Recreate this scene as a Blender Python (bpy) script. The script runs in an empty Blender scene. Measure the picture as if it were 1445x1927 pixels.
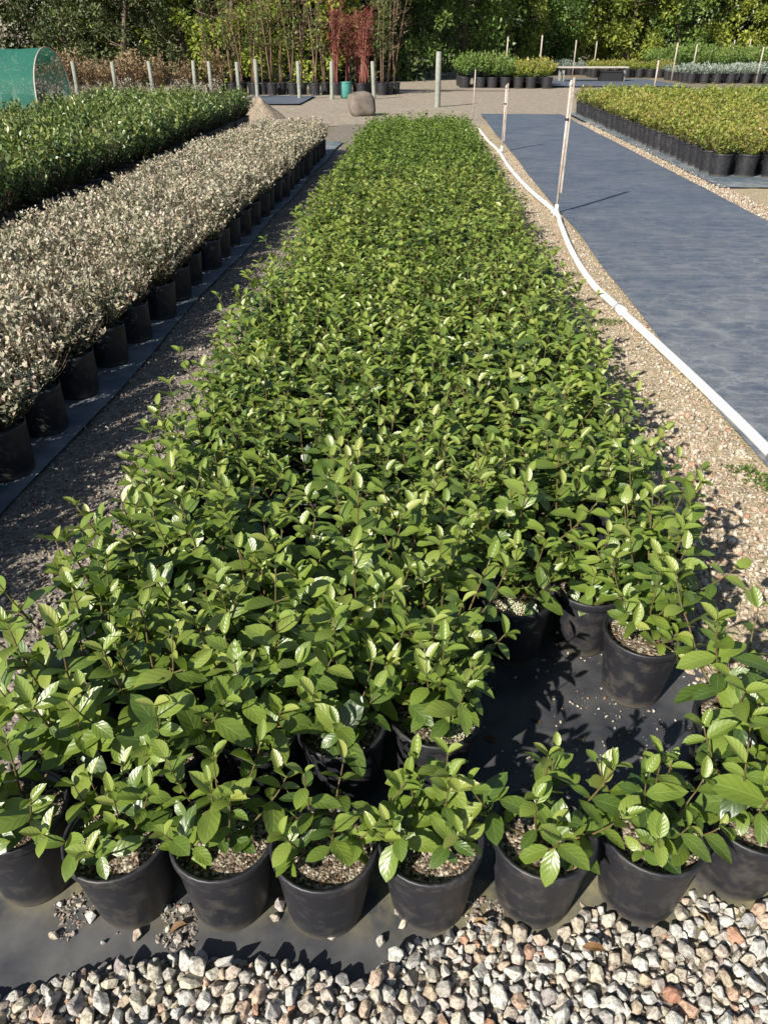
import bpy, math, random
import numpy as np
from mathutils import Vector, Matrix, Euler
from math import radians as rad, sin, cos, pi

S = bpy.context.scene
COL = S.collection
rng = np.random.default_rng(7)

# ------------------------------------------------------------------ camera, sky, sun, exposure
SUN_AZ, SUN_EL = 52.5, 35.0            # direction shadows fall (from +X, ccw), sun elevation
cd = bpy.data.cameras.new('camera'); cam = bpy.data.objects.new('camera', cd); COL.objects.link(cam)
cam.location = (0, 0, 1.45); cam.rotation_euler = (rad(90 - 32.22), 0, rad(2.5))
cd.sensor_fit = 'VERTICAL'; cd.sensor_height = 24; cd.lens = 24 * 1402 / 1927
cd.clip_start = 0.05; cd.clip_end = 2000
S.camera = cam

W = bpy.data.worlds.new('World'); S.world = W; W.use_nodes = True
wn = W.node_tree.nodes; wl = W.node_tree.links; wn.clear()
sky = wn.new('ShaderNodeTexSky'); sky.sky_type = 'NISHITA'; sky.sun_disc = False
sky.sun_elevation = rad(SUN_EL); sky.sun_rotation = rad(180 + 90 - SUN_AZ)
sky.air_density = 1.0; sky.dust_density = 0.6; sky.ozone_density = 1.0
bg = wn.new('ShaderNodeBackground'); bg.inputs['Strength'].default_value = 0.065
wo = wn.new('ShaderNodeOutputWorld'); wl.new(sky.outputs[0], bg.inputs[0]); wl.new(bg.outputs[0], wo.inputs[0])

sl = bpy.data.lights.new('sun', 'SUN'); sun = bpy.data.objects.new('sun', sl); COL.objects.link(sun)
sl.energy = 4.8; sl.angle = rad(0.53); sl.color = (1.0, 0.945, 0.85)
sd = Vector((cos(rad(SUN_AZ)) * cos(rad(SUN_EL)), sin(rad(SUN_AZ)) * cos(rad(SUN_EL)), -sin(rad(SUN_EL))))
sun.rotation_euler = sd.to_track_quat('-Z', 'Y').to_euler(); sun.location = (-20, -26, 24)

vs = S.view_settings; vs.view_transform = 'Standard'; vs.look = 'None'; vs.gamma = 1.0
vs.use_curve_mapping = False; vs.exposure = 0.95
cy = S.cycles
cy.max_bounces = 6; cy.diffuse_bounces = 3; cy.glossy_bounces = 2; cy.transmission_bounces = 3
cy.transparent_max_bounces = 6; cy.sample_clamp_indirect = 4.0; cy.caustics_reflective = False; cy.caustics_refractive = False
cy.use_adaptive_sampling = False
cy.use_denoising = True

# ------------------------------------------------------------------ material helpers
class NT:
    def __init__(s, name):
        m = bpy.data.materials.new(name); m.use_nodes = True
        s.m = m; s.t = m.node_tree; s.t.nodes.clear()
        s.out = s.t.nodes.new('ShaderNodeOutputMaterial')
    def n(s, ty, **kw):
        nd = s.t.nodes.new('ShaderNode' + ty)
        for k, v in kw.items(): setattr(nd, k, v)
        return nd
    def set(s, inp, v):
        if isinstance(v, bpy.types.NodeSocket): s.t.links.new(v, inp)
        elif v is not None: inp.default_value = v
    def math(s, op, a, b=None, clamp=False):
        nd = s.n('Math', operation=op, use_clamp=clamp); s.set(nd.inputs[0], a)
        if b is not None: s.set(nd.inputs[1], b)
        return nd.outputs[0]
    def coords(s, which='Object'):
        return s.n('TexCoord').outputs[which]
    def noise(s, co, scale, detail=3, rough=0.55, col=False, dist=0.0):
        nd = s.n('TexNoise'); s.set(nd.inputs['Vector'], co); nd.inputs['Scale'].default_value = scale
        nd.inputs['Detail'].default_value = detail; nd.inputs['Roughness'].default_value = rough
        nd.inputs['Distortion'].default_value = dist
        return nd.outputs['Color' if col else 'Fac']
    def voro(s, co, scale, feature='F1', out='Distance', rnd=1.0):
        nd = s.n('TexVoronoi', feature=feature); s.set(nd.inputs['Vector'], co)
        nd.inputs['Scale'].default_value = scale; nd.inputs['Randomness'].default_value = rnd
        return nd.outputs[out]
    def ramp(s, fac, stops, interp='LINEAR'):
        nd = s.n('ValToRGB'); s.set(nd.inputs[0], fac); cr = nd.color_ramp; cr.interpolation = interp
        while len(cr.elements) < len(stops): cr.elements.new(0.5)
        for e, (p, c) in zip(cr.elements, stops):
            e.position = p; e.color = (*c, 1) if len(c) == 3 else c
        return nd.outputs[0]
    def mix(s, f, a, b, mode='MIX'):
        nd = s.n('Mix', data_type='RGBA', blend_type=mode); s.set(nd.inputs[0], f)
        for i, v in ((6, a), (7, b)):
            s.set(nd.inputs[i], (*v, 1) if isinstance(v, tuple) and len(v) == 3 else v)
        return nd.outputs[2]
    def bump(s, h, strength=0.3, dist=0.01, normal=None):
        nd = s.n('Bump'); nd.inputs['Strength'].default_value = strength; nd.inputs['Distance'].default_value = dist
        s.set(nd.inputs['Height'], h)
        if normal is not None: s.set(nd.inputs['Normal'], normal)
        return nd.outputs[0]
    def pbsdf(s, col, rough=0.6, spec=0.5, normal=None, metal=0.0, sheen=0.0):
        p = s.n('BsdfPrincipled')
        s.set(p.inputs['Base Color'], (*col, 1) if isinstance(col, tuple) and len(col) == 3 else col)
        s.set(p.inputs['Roughness'], rough); s.set(p.inputs['Specular IOR Level'], spec); p.inputs['Metallic'].default_value = metal
        p.inputs['Sheen Weight'].default_value = sheen
        if normal is not None: s.set(p.inputs['Normal'], normal)
        return p.outputs[0]
    def done(s, sh):
        s.t.links.new(sh, s.out.inputs['Surface']); return s.m
    def attr(s, name='luv'):
        return s.n('Attribute', attribute_name=name).outputs['Vector']
    def sep(s, v):
        nd = s.n('SeparateXYZ'); s.set(nd.inputs[0], v); return nd.outputs

def leaf_material(name, stops, rough=0.36, trans=0.28, veins=True, under=0.35, spec=0.5, spread=0.5, tcol=(1.15, 1.25, 0.5)):
    """glossy leaf: attribute luv = (across -1..1, along 0..1, age 0..1); random tint by object"""
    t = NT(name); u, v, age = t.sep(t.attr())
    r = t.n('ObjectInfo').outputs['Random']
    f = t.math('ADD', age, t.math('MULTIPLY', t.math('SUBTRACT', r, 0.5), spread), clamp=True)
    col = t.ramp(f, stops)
    nrm = None
    if veins:
        au = t.math('ABSOLUTE', u)
        ph = t.math('SUBTRACT', t.math('MULTIPLY', v, 5.5), t.math('MULTIPLY', au, 1.8))
        wv = t.math('SINE', t.math('MULTIPLY', ph, 2 * pi))
        rib = t.math('SUBTRACT', 1.0, t.math('MULTIPLY', au, 9.0), clamp=True)
        vein = t.math('POWER', t.math('MAXIMUM', wv, 0.0), 6.0)
        mask = t.math('MAXIMUM', rib, t.math('MULTIPLY', vein, 0.45))
        col = t.mix(t.math('MULTIPLY', mask, 0.30), col, (0.28, 0.36, 0.12))
        h = t.math('SUBTRACT', t.math('MULTIPLY', wv, -0.5), t.math('MULTIPLY', rib, 1.6))
        nrm = t.bump(h, 0.28, 0.0010)
        nz = t.noise(t.coords(), 60, 2)
        col = t.mix(t.math('MULTIPLY', nz, 0.35), col, t.mix(1.0, col, (0.55, 0.6, 0.5), 'MULTIPLY'))
    back = t.n('NewGeometry').outputs['Backfacing']
    col2 = t.mix(t.math('MULTIPLY', back, under), col, (0.22, 0.27, 0.12))
    rg = t.math('ADD', t.math('MULTIPLY', back, 0.3), rough)
    p = t.pbsdf(col2, rg, spec, nrm)
    tr = t.n('BsdfTranslucent'); t.set(tr.inputs['Color'], t.mix(1.0, col, tcol, 'MULTIPLY'))
    ms = t.n('MixShader'); ms.inputs[0].default_value = trans
    t.t.links.new(p, ms.inputs[1]); t.t.links.new(tr.outputs[0], ms.inputs[2])
    return t.done(ms.outputs[0])

M = {}
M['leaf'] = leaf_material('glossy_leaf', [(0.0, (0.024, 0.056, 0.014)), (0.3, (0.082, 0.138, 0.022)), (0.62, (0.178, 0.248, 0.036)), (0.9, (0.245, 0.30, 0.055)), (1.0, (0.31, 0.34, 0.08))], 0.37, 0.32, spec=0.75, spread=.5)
M['leaf_silver'] = leaf_material('silver_leaf', [(0.0, (0.05, 0.068, 0.035)), (0.28, (0.18, 0.19, 0.12)), (0.52, (0.34, 0.325, 0.225)), (0.76, (0.40, 0.30, 0.22)), (1.0, (0.52, 0.47, 0.38))], 0.5, 0.15, False, 0.3, 0.35, 0.15, (1.0, .95, .7))
M['leaf_dark'] = leaf_material('dark_hedge_leaf', [(0.0, (0.011, 0.030, 0.011)), (0.5, (0.043, 0.085, 0.018)), (0.8, (0.11, 0.16, 0.03)), (1.0, (0.18, 0.20, 0.05))], 0.4, 0.2, False, 0.3, 0.5, 0.25)
M['leaf_gold'] = leaf_material('gold_leaf', [(0.0, (0.07, 0.115, 0.02)), (0.4, (0.18, 0.22, 0.03)), (0.75, (0.29, 0.30, 0.05)), (1.0, (0.27, 0.17, 0.05))], 0.42, 0.28, False, 0.3, 0.45, 0.3)
M['leaf_blue'] = leaf_material('blue_grey_leaf', [(0.0, (0.08, 0.11, 0.09)), (0.5, (0.20, 0.25, 0.21)), (1.0, (0.34, 0.38, 0.32))], 0.55, 0.15, False, 0.3, 0.3, 0.3, (1, 1, .8))
M['leaf_mid'] = leaf_material('mid_green_leaf', [(0.0, (0.04, 0.085, 0.018)), (0.5, (0.09, 0.16, 0.025)), (1.0, (0.18, 0.23, 0.05))], 0.45, 0.25, False, 0.3, 0.4, 0.3)
M['leaf_bright'] = leaf_material('bright_tree_leaf', [(0.0, (0.075, 0.11, 0.02)), (0.5, (0.22, 0.26, 0.035)), (1.0, (0.36, 0.38, 0.065))], 0.5, 0.25, False, 0.2, 0.35, 0.25)
M['leaf_olive'] = leaf_material('olive_tree_leaf', [(0.0, (0.025, 0.04, 0.016)), (0.5, (0.065, 0.085, 0.032)), (1.0, (0.14, 0.155, 0.06))], 0.55, 0.15, False, 0.2, 0.3, 0.2)
M['leaf_grey'] = leaf_material('grey_twig_leaf', [(0.0, (0.10, 0.085, 0.07)), (0.5, (0.19, 0.165, 0.14)), (1.0, (0.30, 0.27, 0.22))], 0.7, 0.1, False, 0.1, 0.2, 0.2, (1, .95, .8))
M['leaf_red'] = leaf_material('red_leaf', [(0.0, (0.12, 0.03, 0.025)), (0.5, (0.23, 0.06, 0.045)), (1.0, (0.30, 0.13, 0.08))], 0.5, 0.3, False, 0.1, 0.3, 0.3, (1.2, .8, .7))
M['leaf_brown'] = leaf_material('brown_dry_leaf', [(0.0, (0.08, 0.05, 0.03)), (0.5, (0.17, 0.11, 0.055)), (1.0, (0.28, 0.2, 0.12))], 0.7, 0.15, False, 0.1, 0.2, 0.3, (1, .85, .6))
M['litter'] = leaf_material('fallen_leaf', [(0.0, (0.10, 0.05, 0.025)), (0.5, (0.22, 0.11, 0.05)), (1.0, (0.30, 0.19, 0.10))], 0.6, 0.15, True, 0.2, 0.3, 0.9, (1, .8, .5))

def stone_material(name, stops, speck=0.5):
    t = NT(name); _, _, a = t.sep(t.attr()); r = t.n('ObjectInfo').outputs['Random']
    f = t.math('FRACT', t.math('ADD', a, r))
    col = t.ramp(f, stops, 'LINEAR')
    co = t.coords()
    g = t.n('NewGeometry').outputs['Position']; n1 = t.noise(g, 130, 4, 0.7); n2 = t.noise(g, 380, 3, 0.65)
    col = t.mix(t.ramp(n1, [(0.40, (speck + .3,) * 3), (0.52, (0, 0, 0))]), col, t.mix(1.0, col, (0.42, 0.40, 0.38), 'MULTIPLY'))
    col = t.mix(t.ramp(n2, [(0.60, (0, 0, 0)), (0.72, (speck,) * 3)]), col, (0.66, 0.63, 0.57))
    b = t.bump(t.math('ADD', n1, t.math('MULTIPLY', n2, 0.4)), 0.7, 0.004)
    return t.done(t.pbsdf(col, 0.85, 0.25, b))
M['stone'] = stone_material('river_stone', [(0.0, (0.40, 0.38, 0.34)), (0.16, (0.50, 0.48, 0.43)), (0.27, (0.27, 0.265, 0.26)), (0.40, (0.45, 0.40, 0.30)), (0.56, (0.51, 0.49, 0.45)), (0.68, (0.37, 0.30, 0.21)), (0.78, (0.43, 0.40, 0.36)), (0.90, (0.40, 0.29, 0.21)), (0.935, (0.36, 0.17, 0.10)), (0.955, (0.24, 0.21, 0.20)), (1.0, (0.52, 0.50, 0.46))])
M['stone_path'] = stone_material('path_chip', [(0.0, (0.22, 0.19, 0.16)), (0.3, (0.33, 0.29, 0.24)), (0.55, (0.16, 0.135, 0.11)), (0.75, (0.40, 0.36, 0.30)), (0.9, (0.24, 0.14, 0.09)), (0.95, (0.5, 0.47, 0.43)), (1.0, (0.2, 0.17, 0.14))])
M['stone_tan'] = stone_material('tan_chip', [(0.0, (0.40, 0.33, 0.24)), (0.25, (0.50, 0.44, 0.35)), (0.45, (0.32, 0.25, 0.18)), (0.65, (0.46, 0.37, 0.27)), (0.80, (0.58, 0.54, 0.47)), (0.90, (0.36, 0.24, 0.17)), (0.94, (0.45, 0.21, 0.13)), (1.0, (0.44, 0.38, 0.3))])

def ground_material(name, a, b, c, sc=1.0, chip=60, bs=0.6):
    t = NT(name); co = t.coords()
    n = t.noise(co, 0.7 * sc, 5, 0.6); n2 = t.noise(co, 14 * sc, 4, 0.65)
    col = t.mix(n, a, b); col = t.mix(t.ramp(n2, [(0.42, (0, 0, 0)), (0.66, (1, 1, 1))]), col, c)
    v = t.voro(co, chip, out='Color'); vd = t.voro(co, chip)
    sx = t.sep(v)[0]
    col = t.mix(0.55, col, t.mix(1.0, col, t.ramp(sx, [(0.0, (0.45, .43, .4)), (0.6, (1.0, 1, 1)), (0.9, (1.35, 1.3, 1.2)), (1.0, (1.7, 1.35, 1.1))]), 'MULTIPLY'))
    h = t.math('ADD', t.math('MULTIPLY', vd, -0.8), t.math('MULTIPLY', n2, 0.9))
    return t.done(t.pbsdf(col, 0.92, 0.2, t.bump(h, bs, 0.012)))
M['dirt'] = ground_material('dirt_ground', (0.17, 0.135, 0.10), (0.25, 0.21, 0.16), (0.12, 0.12, 0.07))
M['path'] = ground_material('path_dirt', (0.12, 0.105, 0.088), (0.175, 0.152, 0.128), (0.24, 0.21, 0.175), 2.0, 90)
M['tan'] = ground_material('tan_gravel_ground', (0.30, 0.24, 0.165), (0.40, 0.33, 0.24), (0.27, 0.23, 0.13), 1.5, 75)
M['bed'] = ground_material('gravel_bedding', (0.10, 0.085, 0.07), (0.17, 0.15, 0.12), (0.24, 0.21, 0.17), 2.0, 110)
M['road'] = ground_material('road_gravel', (0.25, 0.215, 0.17), (0.31, 0.27, 0.215), (0.22, 0.185, 0.14), 0.5, 26)
M['sand'] = ground_material('sand_heap', (0.21, 0.172, 0.13), (0.26, 0.215, 0.165), (0.19, 0.155, 0.115), 2.0, 40)

def mat_material(name, base, dust, amount, rings=False, algae=False):
    t = NT(name); co = t.coords()
    sx, sy, sz = t.sep(co)
    wx = t.math('SINE', t.math('MULTIPLY', sx, 2600.0)); wy = t.math('SINE', t.math('MULTIPLY', sy, 2600.0))
    weave = t.math('MULTIPLY', wx, wy)
    st = t.math('MULTIPLY', t.noise(co, 1.3, 4, 0.6), t.noise(co, 9, 4, 0.6))
    f = t.ramp(st, [(0.16, (0, 0, 0)), (0.36, (amount,) * 3)])
    col = t.mix(f, base, dust)
    if rings:
        mp = t.n('Mapping'); t.set(mp.inputs[0], co); mp.inputs['Scale'].default_value = (2.6, 4.2, 1.0)
        wob = t.n('VectorMath', operation='ADD'); t.set(wob.inputs[0], mp.outputs[0])
        wn_ = t.n('VectorMath', operation='SCALE'); t.set(wn_.inputs[0], t.noise(co, 5, 3, col=True)); wn_.inputs['Scale'].default_value = 0.9; t.set(wob.inputs[1], wn_.outputs[0])
        d = t.voro(wob.outputs[0], 1.5, 'DISTANCE_TO_EDGE')
        ring = t.ramp(d, [(0.0, (1.0,) * 3), (0.035, (0.8,) * 3), (0.09, (0.30,) * 3), (0.28, (0.05,) * 3)])
        grain = t.ramp(t.noise(co, 55, 5, 0.8), [(0.38, (0.0,) * 3), (0.58, (1, 1, 1))])
        fade = t.ramp(t.math('MULTIPLY', sy, 0.09), [(0.25, (0.62,) * 3), (0.50, (0.42,) * 3), (0.78, (0.10,) * 3)])
        patch = t.ramp(t.noise(co, 0.9, 3), [(0.36, (0.1,) * 3), (0.62, (1, 1, 1))])
        col = t.mix(t.math('MULTIPLY', t.math('MULTIPLY', t.math('MULTIPLY', ring, grain), fade), patch), col, (0.34, 0.34, 0.33))
        mp2 = t.n('Mapping'); t.set(mp2.inputs[0], co); mp2.inputs['Scale'].default_value = (1.6, 26.0, 1.0)
        streak = t.ramp(t.noise(mp2.outputs[0], 1.0, 4, 0.7), [(0.45, (0, 0, 0)), (0.72, (0.45,) * 3)])
        col = t.mix(streak, col, (0.19, 0.205, 0.23))
        blot = t.ramp(t.math('MULTIPLY', t.noise(co, 6.5, 5, 0.7), t.noise(co, 1.6, 3)), [(0.22, (0, 0, 0)), (0.36, (0.5,) * 3)])
        col = t.mix(t.math('MULTIPLY', blot, fade), col, (0.30, 0.295, 0.28))
        fine = t.ramp(t.noise(co, 45, 2, 0.7), [(0.56, (0, 0, 0)), (0.72, (0.45,) * 3)])
        col = t.mix(fine, col, (0.26, 0.25, 0.23))
    if algae:
        al = t.ramp(t.noise(co, 7, 4, 0.65), [(0.40, (0, 0, 0)), (0.62, (0.85,) * 3)])
        far = t.ramp(t.math('MULTIPLY', sy, 0.5), [(0.372, (0, 0, 0)), (0.41, (1, 1, 1)), (0.46, (1, 1, 1)), (0.5, (0, 0, 0))])
        col = t.mix(t.math('MULTIPLY', al, far), col, (0.22, 0.195, 0.10))
    h = t.math('ADD', t.math('MULTIPLY', weave, 0.3), t.noise(co, 25, 3))
    return t.done(t.pbsdf(col, 0.62, 0.45, t.bump(h, 0.25, 0.004), sheen=0.0))
M['mat_black'] = mat_material('black_weed_mat', (0.024, 0.026, 0.033), (0.15, 0.145, 0.135), 0.5, algae=True)
M['mat_blue'] = mat_material('blue_weed_mat', (0.044, 0.060, 0.090), (0.095, 0.11, 0.135), 0.7, rings=True)
M['mat_edge'] = mat_material('pale_weed_mat', (0.06, 0.085, 0.11), (0.20, 0.21, 0.21), 0.9)

def pot_material():
    t = NT('black_plastic'); co = t.coords(); _, _, z = t.sep(co)
    n = t.noise(co, 24, 4, 0.65); n2 = t.noise(co, 90, 3, 0.7)
    r = t.n('ObjectInfo').outputs['Random']
    dust = t.math('MULTIPLY', t.ramp(n, [(0.48, (0, 0, 0)), (0.75, (1, 1, 1))]), t.math('ADD', 0.25, t.math('MULTIPLY', r, 0.5)))
    col = t.mix(dust, (0.014, 0.014, 0.018), (0.085, 0.078, 0.065))
    sp = t.ramp(n2, [(0.68, (0, 0, 0)), (0.78, (0.6,) * 3)])
    col = t.mix(sp, col, (0.14, 0.13, 0.11))
    low = t.ramp(t.math('ADD', t.math('MULTIPLY', z, 9.0), t.math('MULTIPLY', n, 0.5)), [(0.26, (0.6,) * 3), (0.5, (0, 0, 0))])
    col = t.mix(low, col, (0.13, 0.115, 0.085))
    rg = t.math('ADD', 0.40, t.math('MULTIPLY', n, 0.2))
    return t.done(t.pbsdf(col, rg, 0.5, t.bump(n2, 0.08, 0.002)))
M['pot'] = pot_material()

def soil_material():
    t = NT('potting_mix'); co = t.coords()
    v = t.voro(co, 190, out='Color'); sx, sy, sz = t.sep(v)
    col = t.ramp(sx, [(0.0, (0.03, 0.022, 0.015)), (0.4, (0.10, 0.074, 0.052)), (0.7, (0.19, 0.15, 0.11)), (0.9, (0.34, 0.30, 0.22)), (0.97, (0.42, 0.40, 0.33)), (1.0, (0.3, 0.15, 0.07))])
    vd = t.voro(co, 190)
    return t.done(t.pbsdf(col, 0.95, 0.15, t.bump(t.math('MULTIPLY', vd, -1.0), 0.9, 0.004)))
M['soil'] = soil_material()
def simple(name, col, rough=0.6, spec=0.4, nscale=30, var=0.25, bs=0.15, metal=0.0, col2=None):
    t = NT(name); co = t.coords(); n = t.noise(co, nscale, 4, 0.65)
    c2 = col2 or tuple(c * (1 - var) for c in col)
    return t.done(t.pbsdf(t.mix(t.ramp(n, [(0.35, (0, 0, 0)), (0.68, (1, 1, 1))]), col, c2), rough, spec, t.bump(n, bs, 0.004), metal))
M['prill'] = simple('fertiliser_prill', (0.52, 0.51, 0.36), 0.6, 0.3, 600, 0.3, 0.1, col2=(0.42, 0.45, 0.28))
M['stem'] = simple('red_brown_stem', (0.11, 0.055, 0.028), 0.6, 0.3, 120, 0.4, col2=(0.09, 0.10, 0.03))
M['twig'] = simple('brown_twig', (0.13, 0.095, 0.06), 0.8, 0.2, 80)
M['bark'] = simple('tree_bark', (0.17, 0.13, 0.10), 0.9, 0.15, 14, 0.5, 0.6)
M['bark_pale'] = simple('pale_bark', (0.46, 0.38, 0.29), 0.9, 0.15, 8, 0.35, 0.4)
M['bark_tan'] = simple('tan_bark', (0.19, 0.125, 0.085), 0.9, 0.15, 10, 0.4, 0.4)
M['bark_red'] = simple('reddish_bark', (0.25, 0.095, 0.075), 0.9, 0.15, 10, 0.4, 0.4)
M['pvc'] = simple('white_pvc', (0.78, 0.78, 0.75), 0.4, 0.5, 7, 0.08, 0.03, col2=(0.62, 0.60, 0.54))
M['pvc_old'] = simple('weathered_pvc', (0.48, 0.45, 0.41), 0.5, 0.4, 9, 0.3, 0.05, col2=(0.33, 0.22, 0.17))
M['steel'] = simple('weathered_stake', (0.42, 0.38, 0.33), 0.65, 0.4, 20, 0.4, 0.3, col2=(0.27, 0.20, 0.15))
M['timber'] = simple('treated_timber', (0.27, 0.28, 0.235), 0.85, 0.2, 12, 0.35, 0.4)
M['boulder'] = simple('grey_brown_rock', (0.17, 0.14, 0.115), 0.9, 0.2, 5, 0.45, 0.9)
M['teal'] = simple('teal_plastic', (0.06, 0.22, 0.19), 0.5, 0.4, 10, 0.2)
M['black'] = simple('matt_black_plastic', (0.02, 0.02, 0.022), 0.6, 0.4, 20, 0.3)
M['plank'] = simple('grey_bench_plank', (0.45, 0.41, 0.35), 0.8, 0.2, 10, 0.3, 0.3)
def net_material():
    t = NT('green_shade_net'); n = t.noise(t.coords(), 3, 4)
    p = t.pbsdf(t.mix(n, (0.035, 0.20, 0.15), (0.06, 0.28, 0.21)), 0.7, 0.3)
    tl = t.n('BsdfTranslucent'); tl.inputs[0].default_value = (0.05, 0.30, 0.22, 1)
    tp = t.n('BsdfTransparent')
    a = t.n('MixShader'); a.inputs[0].default_value = 0.35; t.t.links.new(p, a.inputs[1]); t.t.links.new(tl.outputs[0], a.inputs[2])
    b = t.n('MixShader'); b.inputs[0].default_value = 0.46; t.t.links.new(a.outputs[0], b.inputs[1]); t.t.links.new(tp.outputs[0], b.inputs[2])
    return t.done(b.outputs[0])
M['net'] = net_material()

# ------------------------------------------------------------------ mesh helpers (a shape is (verts, tris, luv))
def shape(V, T, L=None):
    V = np.asarray(V, float).reshape(-1, 3); T = np.asarray(T, int).reshape(-1, 3)
    return V, T, (np.zeros((len(V), 3)) if L is None else np.asarray(L, float).reshape(-1, 3))
def join(shs):
    Vs, Ts, Ls, o = [], [], [], 0
    for V, T, L in shs:
        Vs.append(V); Ts.append(T + o); Ls.append(L); o += len(V)
    return np.concatenate(Vs), np.concatenate(Ts), np.concatenate(Ls)
def mesh(name, sh, mats, smooth=True, midx=None):
    V, T, L = sh; me = bpy.data.meshes.new(name)
    me.vertices.add(len(V)); me.vertices.foreach_set('co', V.astype(np.float32).ravel())
    me.loops.add(len(T) * 3); me.loops.foreach_set('vertex_index', T.astype(np.int32).ravel())
    me.polygons.add(len(T)); me.polygons.foreach_set('loop_start', np.arange(0, len(T) * 3, 3, dtype=np.int32))
    if isinstance(smooth, np.ndarray): me.polygons.foreach_set('use_smooth', smooth)
    else: me.polygons.foreach_set('use_smooth', np.full(len(T), bool(smooth)))
    for m in (mats if isinstance(mats, (list, tuple)) else [mats]): me.materials.append(M[m])
    if midx is not None: me.polygons.foreach_set('material_index', midx.astype(np.int32))
    at = me.attributes.new('luv', 'FLOAT_VECTOR', 'POINT'); at.data.foreach_set('vector', L.astype(np.float32).ravel())
    me.update(calc_edges=True); return me
def ob(name, me, parent=None, loc=None, rotz=None, scale=None, mat=None):
    o = bpy.data.objects.new(name, me); COL.objects.link(o)
    if parent is not None: o.parent = parent
    if loc is not None: o.location = loc
    if rotz is not None: o.rotation_euler = (0, 0, rotz)
    if scale is not None: o.scale = (scale,) * 3 if np.isscalar(scale) else scale
    if mat is not None: o.matrix_basis = mat
    return o
def tag(o, label=None, cat=None, group=None, kind=None):
    if label: o['label'] = label
    if cat: o['category'] = cat
    if group: o['group'] = group
    if kind: o['kind'] = kind
    return o
def xf(sh, M3=None, p=(0, 0, 0), s=1.0, age=None):
    V, T, L = sh; W_ = V * s
    if M3 is not None: W_ = W_ @ np.asarray(M3).T
    if age is not None: L = L.copy(); L[:, 2] = age
    return W_ + np.asarray(p), T, L
def rz(a): return np.array([[cos(a), -sin(a), 0], [sin(a), cos(a), 0], [0, 0, 1.]])
def rnd_rot(r):
    q = r.normal(size=4); q /= np.linalg.norm(q); w, x, y, z = q
    return np.array([[1-2*(y*y+z*z), 2*(x*y-z*w), 2*(x*z+y*w)], [2*(x*y+z*w), 1-2*(x*x+z*z), 2*(y*z-x*w)], [2*(x*z-y*w), 2*(y*z+x*w), 1-2*(x*x+y*y)]])
def frame(d, n):
    d = np.asarray(d, float); d = d / np.linalg.norm(d); x = np.cross(d, n); l = np.linalg.norm(x)
    x = np.array([1., 0, 0]) if l < 1e-6 else x / l
    z = np.cross(x, d); return np.stack([x, d, z], 1)
def lathe(prof, n=28, wob=None):
    V, T = [], []
    for k, (r, z) in enumerate(prof):
        for i in range(n):
            a = 2 * pi * i / n; rr = r * (1 + (wob(a, z) if wob else 0)); V.append((rr * cos(a), rr * sin(a), z))
    for k in range(len(prof) - 1):
        for i in range(n):
            a, b = k * n + i, k * n + (i + 1) % n; c, d = a + n, b + n
            T += [(a, b, d), (a, d, c)]
    return shape(V, T)
def tube(pts, rad_, n=6, cap=True):
    pts = np.asarray(pts, float); m = len(pts); rr = np.full(m, rad_) if np.isscalar(rad_) else np.asarray(rad_)
    V, T = [], []
    up = np.array([0.13, 0.31, 0.94])
    for i in range(m):
        t = pts[min(i + 1, m - 1)] - pts[max(i - 1, 0)]; t = t / (np.linalg.norm(t) + 1e-9)
        if abs(t @ up) > 0.96: u0 = np.array([1., 0.1, 0])
        else: u0 = up
        x = np.cross(t, u0); x /= np.linalg.norm(x); y = np.cross(t, x)
        for k in range(n):
            a = 2 * pi * k / n; V.append(pts[i] + rr[i] * (cos(a) * x + sin(a) * y))
    for i in range(m - 1):
        for k in range(n):
            a, b = i * n + k, i * n + (k + 1) % n; c, d = a + n, b + n; T += [(a, d, b), (a, c, d)]
    if cap:
        for k in range(1, n - 1):
            T += [(0, k, k + 1), ((m - 1) * n, (m - 1) * n + k + 1, (m - 1) * n + k)]
    return shape(V, T)
def box(c, s):
    c = np.asarray(c, float); s = np.asarray(s, float) / 2
    V = [c + s * np.array([x, y, z]) for z in (-1, 1) for y in (-1, 1) for x in (-1, 1)]
    T = [(0, 2, 3), (0, 3, 1), (4, 5, 7), (4, 7, 6), (0, 1, 5), (0, 5, 4), (2, 6, 7), (2, 7, 3), (0, 4, 6), (0, 6, 2), (1, 3, 7), (1, 7, 5)]
    return shape(V, T)
def vnoise(x, y, seed=0, sc=1.0):
    """cheap smooth noise from a few sines"""
    r = np.random.default_rng(seed); out = 0
    for k in range(9):
        a = r.uniform(0, 2 * pi); f = sc * r.uniform(.6, 2.2) * (1 + k * .35); ph = r.uniform(0, 7)
        out = out + np.sin((x * cos(a) + y * sin(a)) * f + ph) / (1 + k * .45)
    return out / 3.2
def sheet(x0, x1, y0, y1, nx, ny, hf=0.0, warp=None):
    X, Y = np.meshgrid(np.linspace(x0, x1, nx + 1), np.linspace(y0, y1, ny + 1))
    X, Y = X.ravel(), Y.ravel()
    if warp: X, Y = warp(X, Y)
    Z = hf(X, Y) if callable(hf) else np.full(len(X), hf)
    i = np.arange(nx * ny); r, c = i // nx, i % nx; a = r * (nx + 1) + c
    T = np.concatenate([np.stack([a, a + 1, a + nx + 2], 1), np.stack([a, a + nx + 2, a + nx + 1], 1)])
    return shape(np.stack([X, Y, Z], 1), T)

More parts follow.
